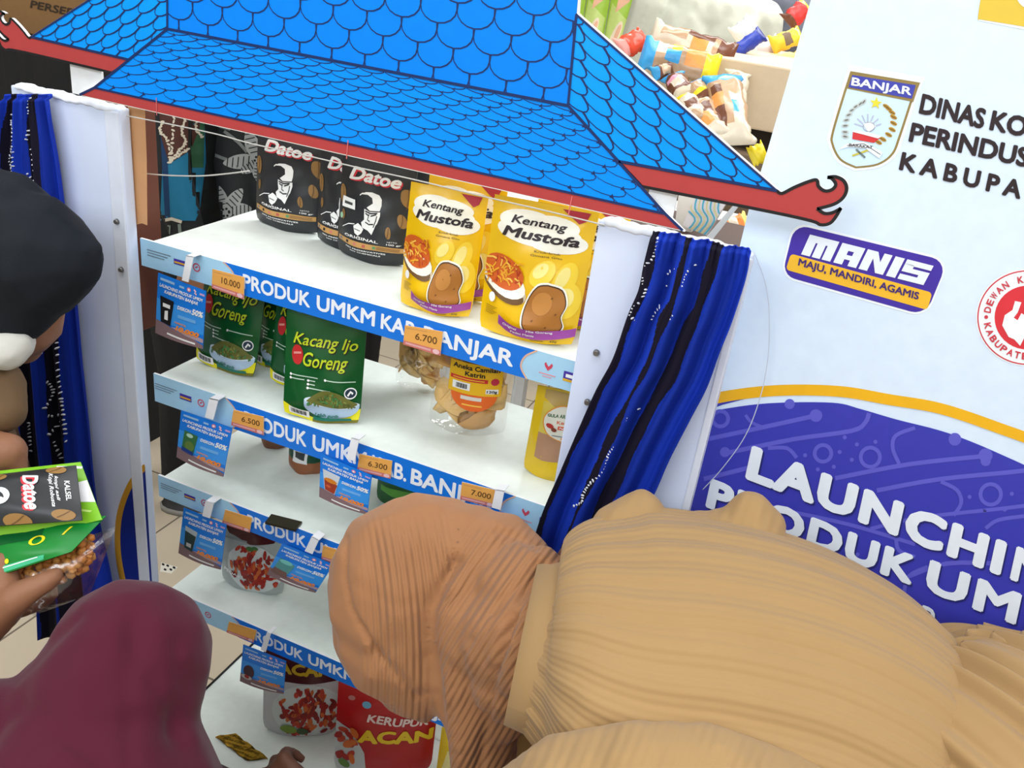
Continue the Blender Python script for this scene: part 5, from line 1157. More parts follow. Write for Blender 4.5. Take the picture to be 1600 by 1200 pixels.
blob('gown', [limb((chest, 0.165), (pel + Vector((0, 0.05, 0.1)), 0.21), (pel + Vector((0, 0.08, -0.08)), 0.23)), limb((base + Vector((-0.13, 0.27, 0.40)), 0.085), (base + Vector((0.13, 0.27, 0.40)), 0.085)), limb((base + Vector((-0.13, 0.27, 0.40)), 0.085), (base + Vector((-0.1, 0.1, 0.11)), 0.085)), limb((base + Vector((0.13, 0.27, 0.40)), 0.085), (base + Vector((0.1, 0.1, 0.11)), 0.085)),
              limb((chest + Vector((0.15, 0, 0.05)), 0.075), (chest + Vector((0.18, 0.08, -0.17)), 0.055), (chest + Vector((0.12, 0.18, -0.225)), 0.045)), limb((chest + Vector((-0.15, 0, 0.05)), 0.075), (chest + Vector((-0.18, 0.08, -0.17)), 0.055), (chest + Vector((-0.12, 0.18, -0.225)), 0.045))], 0.008, 8, GOWN, p_mar)

# --- the woman in the black veil on the left, holding packs
BV = K(22, 26, 32, 0.75, 0.2, bump=0.15, scale=300)
bh = U(-70, 425, 1.08)
bch = Vector((bh.x - 0.16, bh.y - 0.10, bh.z - 0.24)); bp = Vector((bch.x - 0.10, bch.y + 0.0, 0.88))
hw = U(-62, 1010, 1.02); wr2 = U(-40, 745, 1.05)
sk = [limb((bh, 0.082), (bh + Vector((0.05, 0.03, -0.05)), 0.062), (bh + Vector((-0.05, -0.02, -0.10)), 0.05), (bch, 0.10), (bch.lerp(bp, 0.5), 0.10), (bp, 0.12))]
for s_ in (-1, 1):
    hj = bp + Vector((0.0, 0.09 * s_, -0.04))
    sk += [limb((hj, 0.09), (Vector((hj.x + 0.02, hj.y, 0.48)), 0.056), (Vector((hj.x - 0.02, hj.y, 0.085)), 0.035)), limb((Vector((hj.x - 0.02, hj.y, 0.045)), 0.032), (Vector((hj.x + 0.10, hj.y, 0.03)), 0.026), (Vector((hj.x + 0.15, hj.y, 0.022)), 0.018))]
el_n = bch + Vector((0.05, -0.17, -0.26)); sh_n = bch + Vector((0.02, -0.15, 0.05)); sh_f = bch + Vector((0.02, 0.15, 0.05)); el_f = bch + Vector((0.06, 0.19, -0.20))
sk += [limb((sh_n, 0.055), (el_n, 0.040), (hw, 0.029)), limb((sh_f, 0.055), (el_f, 0.040), (wr2, 0.028))]
# near hand: palm, fingers under the packs, thumb along their edge
pm = U(-5, 950, 1.0)
sk += [limb((hw, 0.027), (U(-30, 975, 1.005), 0.030), (pm, 0.029), (U(0, 915, 1.0), 0.024)), limb((U(-2, 955, 0.995), 0.022), (U(24, 935, 0.985), 0.019), (U(50, 920, 0.985), 0.0145), (U(74, 908, 0.99), 0.0125), (U(88, 898, 0.995), 0.009)),
       limb((U(0, 905, 1.0), 0.017), (U(6, 876, 1.0), 0.0125), (U(12, 862, 1.015), 0.0105), (U(34, 862, 1.04), 0.009))]
for k in range(3):
    sk.append(limb((U(-8 + 4 * k, 930 + 8 * k, 1.01), 0.014), (U(16 + 8 * k, 925 + 14 * k, 1.045), 0.0105), (U(50 + 6 * k, 915 + 14 * k, 1.062), 0.0095), (U(78 + 2 * k, 905 + 12 * k, 1.062), 0.008)))
# far hand steadying the packs from behind
fh = U(-12, 706, 1.05)
sk += [limb((wr2, 0.026), (fh, 0.028), (U(10, 706, 1.05), 0.024))]
for k in range(4): sk.append(limb((U(8, 690 + 9 * k, 1.05), 0.012), (U(24, 698 + 9 * k, 1.05), 0.0105), (U(32, 716 + 7 * k, 1.055), 0.0090), (U(28, 734 + 4 * k, 1.06), 0.0078)))
sk += [limb((bh + Vector((0.09, 0.05, -0.03)), 0.012), (bh + Vector((0.098, 0.055, -0.045)), 0.010)), limb((bh + Vector((0.05, 0.04, -0.10)), 0.024))]
p_blk = blob('person', sk, 0.0040, 5, SKIN); tag(p_blk, 'person in a black veil and white mask on the left holding snack packs', 'person')
blob('veil', [limb((U(-62, 388, 1.07), 0.110), (U(-20, 390, 1.06), 0.102), (U(40, 402, 1.05), 0.081), (U(92, 404, 1.04), 0.050), (U(128, 395, 1.04), 0.022), (U(150, 388, 1.04), 0.009)), limb((U(30, 400, 1.05), 0.08), (U(20, 465, 1.055), 0.055), (U(-25, 520, 1.06), 0.045)),
              limb((U(-90, 420, 1.08), 0.115), (bh + Vector((-0.09, -0.05, -0.10)), 0.125), (bch + Vector((-0.02, 0, 0.05)), 0.165)), limb((sh_n, 0.085), (sh_f, 0.085))], 0.0050, 4, BV, p_blk)
blob('face_mask', ['e'] and [('e', U(-8, 538, 1.045), (0.045, 0.045, 0.026), None), limb((U(-30, 530, 1.05), 0.035), (U(8, 545, 1.04), 0.027), (U(30, 536, 1.04), 0.014))], 0.0035, 5, K(200, 198, 190, 0.8), p_blk)
blob('tunic', [limb((bch, 0.155), (bch.lerp(bp, 0.5), 0.155), (bp, 0.17), (Vector((bp.x, bp.y, 0.5)), 0.19), (Vector((bp.x, bp.y, 0.2)), 0.21)), limb((sh_n, 0.075), (el_n, 0.056), (el_n.lerp(hw, 0.72), 0.042))], 0.008, 6, K(26, 26, 30, 0.8), p_blk)
blob('sleeve', [limb((sh_f, 0.075), (el_f, 0.055), (U(-60, 640, 1.07), 0.048), (U(-14, 606, 1.07), 0.040), (U(2, 640, 1.065), 0.030))], 0.005, 4, K(104, 80, 54, 0.8), p_blk)

# --- packs in her hands
def quad_pack(name, label, cat, px4, Ds, T, front, art, group=None, back=None, extra_parent=None):
    q = [U(p[0], p[1], d) for p, d in zip(px4, Ds)]         # bottom-left, bottom-right, top-right, top-left
    n = (q[1] - q[0]).cross(q[3] - q[0]).normalized()
    if n.dot(CAM - q[0]) < 0: n = -n
    def f(u, v, h=0, s=1):
        p = (q[0] * (1 - u) + q[1] * u) * (1 - v) + (q[3] * (1 - u) + q[2] * u) * v
        e = max(0, 1 - abs(2 * u - 1) ** 2.6) * max(0, 1 - abs(2 * v - 1) ** 3.2); w = 0.0014 * math.sin(11 * u + 7 * v) * e
        return p + n * (s * (T / 2 * e + 0.0005 + h) + w)
    b = MB(); N = 14
    for s, m in ((1, front), (-1, back or front)):
        b.mesh([f(i / N, j / N, 0, s) for j in range(N + 1) for i in range(N + 1)], [(j * (N + 1) + i, j * (N + 1) + i + 1, (j + 1) * (N + 1) + i + 1, (j + 1) * (N + 1) + i) for j in range(N) for i in range(N)], m)
    if art: art.emit(b, f, step=0.08, eps=0.0004)
    o = b.build(name)
    return (tag(o, label, cat, group) if label else o), f
a = Art(); cl = [(0, 0), (1, 0), (1, 1), (0, 1)]
def vt(t, x, y0, y1, h, m, L, bold=0.03, shear=0.0): a.text(t, (x, y0), (x, y1), h, m, L, bold=bold, shear=shear, up=(-1, 0))
# the lettering runs across the short side; its tops face the open end on the right
def vt(t, x, y0, y1, h, m, L, bold=0.03, shear=0.0): a.text(t, (x, y0), (x, y1), h, m, L, bold=bold, shear=shear, up=(1, 0))
vt('Datoe', 0.615, 0.84, 0.18, 0.115, LRED, 2, 0.05, 0.2); vt('Datoe', 0.63, 0.86, 0.20, 0.115, PW2, 3, 0.034, 0.2)
vt('Kopi Robusta', 0.815, 0.86, 0.24, 0.028, PW2, 2, 0.02, 0.3); vt('kopi asli', 0.855, 0.80, 0.34, 0.022, PW2, 2, 0.02, 0.3); vt('KALSEL', 0.915, 0.70, 0.34, 0.035, PW2, 2, 0.02)
for x, y, r, ro in ((0.86, 0.93, 0.07, 0.5), (0.88, 0.10, 0.08, 0.4), (0.45, 0.90, 0.06, 0.2), (0.55, 0.04, 0.10, 0.3)): a.ell((x, y), r, r * 1.2, BEAN, 2, rot=ro, clip=cl); a.line([(x - r * 0.6, y - r * 0.5), (x, y), (x + r * 0.6, y + r * 0.7)], 0.012, BEAN2, 3, clip=cl)
a.ell((0.46, 0.50), 0.075, 0.17, PW2, 2); a.ell((0.44, 0.46), 0.055, 0.13, PBK, 3); a.ell((0.46, 0.40), 0.04, 0.07, PW2, 4)
quad_pack('snack_pouch', 'black coffee pouch lying on top of the packs held at the left', 'pouch', ((-90, 828), (129, 813), (119, 727), (-95, 752)), (0.985, 0.985, 1.015, 1.015), 0.02, PBK, a)
a = Art(); LG = K(126, 190, 40, 0.35); a.poly([(0.86, 0.35), (1, 0.30), (1, 0.68), (0.84, 0.62)], PW2, 1); a.line([(0.8, 0.95), (1.0, 0.9)], 0.04, PW2, 1); a.line([(0.83, 0.25), (0.95, 0.16)], 0.03, K(190, 226, 120), 1)
quad_pack('snack_pack', 'bright green and white pack sticking out behind the held black pouch', 'snack pack', ((-60, 862), (160, 812), (126, 722), (-60, 742)), (1.005, 1.005, 1.035, 1.035), 0.016, LG, a)
a = Art(); GG = K(16, 128, 46, 0.35); a.rect(0.0, 0.55, 0.62, 1.0, K(10, 90, 40, 0.35), 1); a.ring((0.60, 0.52), 0.05, 0.10, 0.025, LIME, 2); a.poly([(0.2, 0.02), (0.72, 0.02), (0.72, 0.12), (0.2, 0.14)], K(70, 190, 140, 0.35), 2); a.line([(0.25, 0.10), (0.66, 0.10)], 0.02, PW2, 3); a.ell((0.36, 0.20), 0.02, 0.05, LIME, 3); a.line([(0.80, 0.55), (0.83, 0.75)], 0.02, LIME, 2)
quad_pack('snack_pack', 'flat green pack under the held black pouch, above the peanuts', 'snack pack', ((-40, 912), (112, 862), (166, 806), (-60, 828)), (0.99, 0.99, 1.01, 1.02), 0.014, GG, a)
# clear bag of fried peanuts under the green pack
NUT = K(206, 140, 66, 0.5, bump=0.3, scale=80); NUT2 = K(184, 112, 46, 0.5, bump=0.3, scale=80)
pk = empty('peanut_bag', U(100, 900, 1.01), 'clear bag of fried peanuts held at the bottom of the packs', 'snack bag')
bpy.context.view_layer.update()
b = MB(); r = random.Random(2)
for k in range(230):
    u, v = r.random(), r.random()
    q = (14 + 128 * u, 894 + v * 52 - 62 * u)
    if q[0] > 118 and r.random() < 0.4: continue
    c = U(q[0], q[1], 1.008 + r.random() * 0.022 + 0.01 * v); s = r.uniform(0.0042, 0.0060)
    b.ball(c, (s * r.uniform(0.9, 1.5), s, s * r.uniform(0.9, 1.2)), NUT if r.random() < 0.6 else NUT2, 1)
o = b.build('peanuts', pk); o['kind'] = 'stuff'
o, _f = quad_pack('bag_film', None, None, ((52, 962), (140, 930), (182, 822), (6, 886)), (1.02, 1.02, 1.03, 1.01), 0.05, film('bag_film_clear', gloss=0.2, rough=0.2), None)
o.parent = pk; o.matrix_parent_inverse = pk.matrix_basis.inverted()

# ------------------------------------------------------------------ behind the display
def stander(name, label, x, y, rz, hgt, cols, shoe=True, parts=(), bend=0.0):
    s = hgt / 1.65; M = Matrix.Translation((x, y, 0)) @ Matrix.Rotation(rz, 4, 'Z')
    V = lambda a, b_, c: M @ Vector((a * s, b_ * s, c * s))
    bd = lambda z: bend * max(0, z - 0.9)
    sk = [limb((V(0, -bd(1.55), 1.555), 0.085 * s), (V(0, -0.015 - bd(1.5), 1.49), 0.065 * s), (V(0, -bd(1.4), 1.40), 0.05 * s), (V(0, -bd(1.3), 1.28), 0.10 * s), (V(0, -bd(1.1), 1.08), 0.095 * s), (V(0, 0, 0.90), 0.105 * s)),
          limb((V(0, -0.09 - bd(1.54), 1.535), 0.013 * s), (V(0, -0.10 - bd(1.5), 1.515), 0.011 * s)), limb((V(0, -0.065 - bd(1.5), 1.45), 0.025 * s))]
    sh, tr, so = [], [], []
    for k in (-1, 1):
        a_, e_, w_ = V(0.17 * k, -bd(1.35), 1.34), V(0.22 * k, 0.0 - bd(1.1), 1.07), V(0.21 * k, -0.06, 0.84)
        sk += [limb((V(0.06 * k, -bd(1.3), 1.34), 0.07 * s), (a_, 0.055 * s), (e_, 0.042 * s), (w_, 0.028 * s))] + hand_chains(w_, w_ - e_ + Vector((0, 0, -0.05)), M.to_3x3() @ Vector((k, 0, 0.1)), 0.95 * s, 0.4, k)
        h_, n_, f_ = V(0.085 * k, 0, 0.86), V(0.09 * k, -0.01, 0.47), V(0.095 * k, 0.01, 0.085)
        sk += [limb((h_, 0.085 * s), (n_, 0.055 * s), (f_, 0.036 * s)), limb((V(0.095 * k, 0.02, 0.045), 0.034 * s), (V(0.10 * k, -0.08, 0.032), 0.028 * s), (V(0.11 * k, -0.14, 0.026), 0.022 * s))]
        sh += [limb((a_, 0.072 * s), (e_, 0.058 * s), (e_.lerp(w_, 0.75), 0.044 * s))]
        tr += [limb((h_, 0.105 * s), (n_, 0.078 * s), (V(0.095 * k, 0.01, 0.10), 0.062 * s))]
        so += [(V(0.095 * k, 0.03, 0.04), V(0.115 * k, -0.15, 0.03))]
    p = blob('person', sk, 0.0065, 5, SKIN); tag(p, label, 'person')
    blob('shirt', [limb((V(-0.05, -bd(1.3), 1.33), 0.115 * s), (V(0.05, -bd(1.3), 1.33), 0.115 * s)), limb((V(-0.06, -bd(1.3), 1.28), 0.128 * s), (V(-0.06, -bd(1.05), 1.0), 0.125 * s), (V(-0.06, 0, 0.80), 0.132 * s)), limb((V(0.06, -bd(1.3), 1.28), 0.128 * s), (V(0.06, -bd(1.05), 1.0), 0.125 * s), (V(0.06, 0, 0.80), 0.132 * s))] + sh, 0.008, 6, cols[0], p)
    blob('trousers', [limb((V(-0.06, 0, 0.90), 0.11 * s), (V(0.06, 0, 0.90), 0.11 * s))] + tr, 0.008, 6, cols[1], p)
    blob('hair', [('e', V(0, 0.02 - bd(1.56), 1.585), (0.09 * s, 0.095 * s, 0.085 * s), None)], 0.006, 4, K(24, 20, 18, 0.6), p)
    for q, t_ in so:
        b = MB(); d = (t_ - q).normalized(); sd = d.cross(Vector((0, 0, 1))).normalized(); ol = []
        for k in range(20):
            th = 2 * math.pi * k / 20; ol.append(q.lerp(t_, 0.5) + d * (0.135 * s * math.cos(th)) + sd * (0.047 * s * math.sin(th) * (1.0 - 0.15 * math.cos(th))))
        fl = lambda z, k_: [Vector((c.x, c.y, 0)) * k_ + (q.lerp(t_, 0.5) * (1 - k_)) * Vector((1, 1, 0)).length * 0 + Vector(((q.x + t_.x) / 2 * (1 - k_), (q.y + t_.y) / 2 * (1 - k_), z)) for c in ol]
        b.loft([fl(0.0, 1.0), fl(0.022, 1.0), fl(0.022, 0.97), fl(0.055, 0.92), fl(0.082, 0.62)], cols[2]); so_ = b.build('shoe', p)
        b = MB(); b.loft([fl(0.0, 1.03), fl(0.018, 1.04), fl(0.0185, 1.02)], K(150, 148, 144, 0.6)); b.build('sole', so_)
    return p
BTK = K(24, 26, 28, 0.75, bump=0.2, scale=120); BTR = K(18, 18, 22, 0.8)
p_bat = stander('person', 'person in teal and brown batik shirt and black trousers behind the shelf', -0.71, 0.87, math.radians(125), 1.62, (BTK, BTR, K(40, 39, 42, 0.5)))
p_flw = stander('person', 'person in dark batik shirt with white flowers behind the top shelf', -0.335, 0.98, math.radians(38), 1.62, (BTK, BTR, K(28, 27, 28, 0.5)))
# batik printing on the loose shirt front, laid over the shirt's own surface
bpy.context.view_layer.update()
from mathutils.bvhtree import BVHTree
a_fl = Art(ydown=True)
a = Art(ydown=True); FW = K(150, 152, 150, 0.8); TEALB = K(20, 104, 138, 0.75); BRB = K(70, 36, 28, 0.8); GRB = K(40, 84, 56, 0.8); LWB = K(196, 186, 166, 0.8)
a.poly([(250, 150), (318, 150), (322, 250), (312, 330), (305, 345), (250, 345), (255, 230)], TEALB, 1); a.poly([(250, 200), (258, 345), (266, 345), (262, 250)], K(14, 50, 86, 0.8), 2)
a.poly([(246, 140), (318, 140), (312, 200), (298, 235), (264, 256), (252, 215)], BRB, 3); a.poly([(296, 200), (320, 190), (318, 262), (300, 262)], GRB, 2)
for pts in ([(254, 190), (250, 205), (262, 220), (266, 250)], [(272, 180), (270, 210), (268, 240)], [(290, 185), (284, 205), (290, 222), (280, 235), (266, 252)], [(310, 180), (306, 200), (316, 214)], [(264, 254), (280, 242), (294, 233)]):
    q = bez(pts, 5)
    for k in range(0, len(q)): a.ell(q[k], 3.4, 1.7, LWB, 4, rot=k * 0.9, n=8)
a.line([(252, 345), (268, 342), (284, 347)], 5, LWB, 3); a.line([(264, 352), (263, 372)], 5, K(120, 130, 120), 3); a.line([(280, 350), (282, 372)], 5, K(120, 130, 120), 3)
aT = a; a = a_fl
def petal(c, ang_, l, w, m, L):
    t = bez([(0, 0), (l * 0.3, w), (l * 0.7, w * 0.9), (l, 0), (l * 0.7, -w * 0.9), (l * 0.3, -w), (0, 0)], 4); ca, sa = math.cos(ang_), math.sin(ang_)
    a.poly([(c[0] + x * ca - y * sa, c[1] + x * sa + y * ca) for x, y in t], m, L)
for c, k0 in (((352, 332), 0.3), ((404, 250), 0.8)):
    for k, (an_, l, w) in enumerate(((-1.95, 50, 11), (-0.95, 46, 10), (-0.15, 42, 11), (0.75, 40, 10), (1.6, 34, 9), (2.5, 34, 9), (3.05, 56, 11))):
        petal(c, an_, l, w, FW, 2)
        for j in range(5): t = 0.25 + j * 0.15; a.line([(c[0] + l * t * math.cos(an_) - w * 0.7 * math.sin(an_), c[1] + l * t * math.sin(an_) + w * 0.7 * math.cos(an_)), (c[0] + l * (t + 0.05) * math.cos(an_) + w * 0.7 * math.sin(an_), c[1] + l * (t + 0.05) * math.sin(an_) - w * 0.7 * math.cos(an_))], 1.6, BTK, 3)
    for k in range(7): a.ell((c[0] + 6 * math.cos(k), c[1] + 6 * math.sin(k)), 2, 2, BTK, 4, n=8)
for pts in ([(330, 240), (345, 246), (360, 252), (372, 262)], [(350, 205), (372, 222), (386, 238)], [(338, 196), (360, 202)]): a.line(bez(pts, 4), 5, K(110, 114, 112), 2)
def print_on(person, art, label):
    shirt = [c for c in person.children if c.name.startswith('shirt')][0]; off = shirt.matrix_world; inv_ = off.inverted()
    bvh = BVHTree.FromPolygons([v.co.copy() for v in shirt.data.vertices], [tuple(q.vertices) for q in shirt.data.polygons])
    def f(px, py, h):
        d = ray(px, py).normalized(); hit = bvh.ray_cast(inv_ @ CAM, d)
        p = (off @ hit[0]) if hit[0] is not None else Vector((0, 0, -9 + random.random()))
        return p - d * (0.0015 + h * 2)
    b = MB(); art.emit(b, f, step=6, eps=0.0003)
    bad = [q for q in b.bm.faces if max((v.co - w.co).length for v in q.verts for w in q.verts) > 0.05 or min(v.co.z for v in q.verts) < -2]
    bmesh.ops.delete(b.bm, geom=bad, context='FACES'); bmesh.ops.delete(b.bm, geom=[v for v in b.bm.verts if not v.link_faces], context='VERTS')
    o = b.build('batik_print', shirt); o['label'] = label
print_on(p_bat, aT, 'teal, brown and cream batik print'); print_on(p_flw, a_fl, 'white flower batik print')
WOOD = K(204, 152, 106, 0.7, bump=0.2, scale=30); WOODD = K(104, 58, 44, 0.7)
post = empty('wooden_post', (-0.03, 0.03, 0), 'bare plywood post with torn lower facing behind the left white panel', 'post')
b = MB(); fr = [on_y(*q, 0.0) for q in ((200, 166), (226, 170), (229, 250), (230, 352), (222, 349), (206, 352))]
b.hexa([(p.x, 0.0, p.z) for p in fr], [(p.x, 0.0004, p.z) for p in fr], WOOD); tag(b.build('plywood_facing', post), 'pale plywood strip')
b = MB(); x1 = on_y(243, 200, 0.05).x; b.box((-0.05, 0.0005, 1.02), (-0.012, 0.055, 1.352), WOODD, 0.002); b.build('upright', post)
b = MB(); q0, q1 = on_y(233, 420, 1.20), on_y(247, 420, 1.20); b.box((q0.x, 1.20, 0.0), (q1.x, 1.23, on_y(240, 265, 1.20).z), K(190, 140, 90, 0.7), 0.002); tag(b.build('wooden_batten'), 'thin light wooden batten standing behind the display shelf', 'batten')

# carton at the far left, with its printed word
BX = K(136, 102, 64, 0.85); 
DRP = K(26, 26, 28, 0.85, bump=0.3, scale=20)
p0, p1 = on_y(-150, 20, 0.95), on_y(165, 74, 0.95); zt = on_y(60, 62, 0.95).z
b = MB(); nx = 30; g0 = []
xs_ = [p0.x + (p1.x - p0.x) * k / nx for k in range(nx + 1)]
fr = [Vector((x, 0.95 + 0.012 * math.sin(k * 1.1) + 0.006 * math.sin(k * 2.7), 0)) for k, x in enumerate(xs_)]
loop = fr + [Vector((p1.x, 1.55, 0)), Vector((p0.x, 1.55, 0))]
b.hexa([(p.x, p.y, 0.0) for p in loop], [(p.x, p.y if p.y > 1 else 0.95 + (p.y - 0.95) * 0.3, zt) for p in loop], DRP)
tag(b.build('draped_table'), 'black draped table beyond the left side panel carrying the brown carton', 'table')
cb_ = empty('cardboard_box', ((p0.x + p1.x) / 2, 1.2, zt), 'brown cardboard carton with dark lettering at the far upper left', 'carton')
b = MB(); b.box((p0.x + 0.03, 1.0, zt + 0.001), (p1.x - 0.02, 1.42, zt + 0.42), BX, 0.004)
a = Art(ydown=True); a.text('PERSEDIAAN', (47, 12), (170, 37), 12, K(58, 44, 34), 1, bold=0.03)
a.emit(b, lambda x, y, h: on_y(x, y, 1.0) + Vector((0, -h - 0.001, 0))); b.build('carton', cb_)

# counter with bread, beige display block, rack of green packs
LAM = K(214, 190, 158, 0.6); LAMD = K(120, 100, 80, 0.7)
def block(name, x0, x1, y0, y1, z0, z1, m, label, cat):
    b = MB(); b.box((x0, y0, z0), (x1, y1, z1), m, 0.004); return tag(b.build(name), label, cat)
A_, B_ = on_y(1160, 95, 1.12), on_y(1240, 108, 1.12); C_ = on_y(1165, 200, 1.12)
dc = empty('display_counter', (0.8, 1.3, 0), 'beige laminated counter beyond the roof, heaped with packets', 'counter')
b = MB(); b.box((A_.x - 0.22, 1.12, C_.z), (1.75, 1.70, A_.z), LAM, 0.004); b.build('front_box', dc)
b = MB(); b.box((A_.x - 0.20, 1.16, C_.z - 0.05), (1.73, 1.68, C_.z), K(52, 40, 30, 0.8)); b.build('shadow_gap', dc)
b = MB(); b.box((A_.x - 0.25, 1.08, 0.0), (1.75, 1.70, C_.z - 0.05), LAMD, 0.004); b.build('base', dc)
bt = empty('bread_stand', (0.45, 0.75, 0), 'low white stand carrying the bread packets behind the roof board', 'stand')
b = MB(); b.box((0.24, 0.52, 1.135), (0.735, 1.02, 1.155), WHITE, 0.003); b.build('stand_top', bt)
for x, y in ((0.26, 0.54), (0.715, 0.54), (0.26, 1.0), (0.715, 1.0)):
    b = MB(); b.box((x - 0.015, y - 0.015, 0), (x + 0.015, y + 0.015, 1.135), WHITE); b.build('leg', bt)
q0, q1 = on_y(1148, 236, 0.60), on_y(1176, 204, 0.66); b = MB(); b.hexa([(0.735, 0.53, 1.1555), (0.735, 0.75, 1.1555), (0.742, 0.75, 1.1555), (0.742, 0.53, 1.1555)], [(0.735, 0.53, 1.185), (0.735, 0.75, 1.185), (0.742, 0.75, 1.185), (0.742, 0.53, 1.185)], K(196, 206, 206, 0.4)); b.build('side_lip', bt)

def packet(name, label, cat, group, pa, pb, D0, D1, w, t, body, enda, endb, marks=(), seed=0):
    """pillow bag between two crimped ends"""
    r = random.Random(seed); A, B2 = U(pa[0], pa[1], D0), U(pb[0], pb[1], D1); ax = (B2 - A); L = ax.length; ax.normalize()
    sd = ax.cross(FWD).normalized(); nn = sd.cross(ax).normalized(); 
    if nn.dot(FWD) > 0: nn = -nn
    b = MB(); rings = []; n = 16; m = 16
    for i in range(m + 1):
        s = i / m; e = min(1, 5 * s, 5 * (1 - s)); k = e ** 0.6; wr = 1 + 0.07 * math.sin(s * 17 + seed) + 0.04 * math.sin(s * 41 + seed)
        fl = 1.18 if s < 0.09 or s > 0.91 else (0.66 + 0.34 * k)
        rings.append([A + ax * (L * s) + sd * (w / 2 * fl * wr * math.cos(th)) + nn * ((t / 2 * k + 0.001) * (1 + 0.16 * math.sin(3 * th + 9 * s + seed) + 0.10 * math.sin(7 * th - 23 * s + 2 * seed)) * math.sin(th)) for th in [2 * math.pi * j / n for j in range(n)]])
    v = [p for q_ in rings for p in q_]; vs = [b.bm.verts.new(p) for p in v]
    for i in range(m):
        s = (i + 0.5) / m; mt = enda if s < 0.2 else (endb if s > 0.8 else body)
        for lo_, hi_, th0, th1, mm in marks:
            pass
        for j in range(n):
            mj = mt
            for lo_, hi_, j0, j1, mm in marks:
                if lo_ <= s <= hi_ and j0 <= j < j1: mj = mm
            f = b.bm.faces.new((vs[i * n + j], vs[i * n + (j + 1) % n], vs[(i + 1) * n + (j + 1) % n], vs[(i + 1) * n + j])); f.material_index = b.mi(mj); f.smooth = True
    for st in (0, m * n):
        f = b.bm.faces.new(vs[st:st + n]); f.material_index = b.mi(enda if st == 0 else endb)
    o = b.build(name); return tag(o, label, cat, group)
_w = dict(bump=0.9, scale=38); TAN_ = K(186, 150, 116, 0.25, 0.6, **_w); BLU_ = K(64, 158, 214, 0.25, **_w); YEL_ = K(236, 212, 40, 0.25, **_w); BRN_ = K(110, 66, 46, 0.25, **_w); ORG_ = K(226, 150, 76, 0.3, **_w); CRM = K(214, 200, 178, 0.25, 0.6, **_w); RED_ = K(214, 70, 44, 0.25, **_w); WHT_ = K(232, 230, 224, 0.3)
PK = [((1002, 82), (1122, 112), 1.92, 1.90, 0.066, 0.05, TAN_, BLU_, YEL_, ((0.18, 0.34, 1, 4, CRM), (0.34, 0.50, 3, 5, BLU_), (0.40, 0.47, 1, 3, YEL_), (0.55, 0.84, 1, 5, ORG_)), 'tan bread packet with blue and yellow ends lying across the heap'),
      ((1016, 54), (1146, 92), 2.02, 1.98, 0.066, 0.055, CRM, CRM, BRN_, ((0.10, 0.45, 1, 4, TAN_), (0.45, 0.80, 0, 3, BRN_), (0.45, 0.80, 5, 8, BRN_), (0.50, 0.66, 3, 6, ORG_), (0.72, 0.84, 2, 6, TAN_)), 'cream and brown bread packet behind the tan one on top of the heap'),
      ((968, 78), (1008, 58), 1.95, 1.98, 0.05, 0.03, RED_, K(226, 150, 140, 0.3, **_w), RED_, (), 'red and pink packet poking out at the left of the heap'),
      ((1020, 116), (1050, 108), 1.86, 1.88, 0.03, 0.03, BRN_, BLU_, BRN_, ((0.3, 0.7, 1, 6, TAN_),), 'small brown bread packet with one blue end under the tan packet'),
      ((1072, 150), (1050, 118), 1.82, 1.86, 0.045, 0.035, BRN_, CRM, BLU_, ((0.3, 0.6, 2, 5, CRM), (0.55, 0.7, 1, 4, K(220, 150, 170, 0.3, **_w))), 'bread packet with pale blue crimped end showing left of the two larger blue ends'),
      ((1108, 168), (1086, 128), 1.80, 1.84, 0.05, 0.04, TAN_, YEL_, BLU_, ((0.1, 0.35, 2, 6, BRN_), (0.35, 0.5, 1, 5, YEL_)), 'bread packet with blue crimped end between the pale blue and the largest blue end'),
      ((1148, 226), (1128, 118), 1.72, 1.82, 0.072, 0.05, TAN_, CRM, BLU_, ((0.15, 0.75, 1, 3, BRN_), (0.20, 0.65, 4, 6, CRM), (0.3, 0.5, 4, 5, BLU_), (0.45, 0.62, 1, 3, ORG_)), 'upright tan bread packet with large blue end beside the beige counter'),
      ((1122, 214), (1092, 158), 1.72, 1.80, 0.055, 0.04, TAN_, CRM, CRM, ((0.2, 0.5, 2, 4, ORG_), (0.5, 0.75, 2, 5, BRN_), (0.2, 0.45, 5, 7, BRN_)), 'tan and brown bread packet leaning next to the edge of the roof board'),
      ((1092, 188), (1070, 150), 1.74, 1.80, 0.04, 0.03, CRM, TAN_, YEL_, ((0.3, 0.6, 2, 6, BRN_),), 'small cream bread packet half hidden by the roof board'),
      ((1144, 176), (1154, 112), 1.86, 1.90, 0.05, 0.04, CRM, TAN_, CRM, ((0.4, 0.8, 1, 4, TAN_),), 'crumpled cream packet at the back of the heap by the counter'),
      ((1172, 246), (1196, 236), 1.78, 1.78, 0.04, 0.03, YEL_, YEL_, YEL_, (), 'bright yellow packet low down between the roof edge and the banner')]
for k, q in enumerate(PK): packet('bread_packet', q[10], 'packet', 'bread packets on the stand', q[0], q[1], q[2], q[3], q[4], q[5], q[6], q[7], q[8], q[9], k)
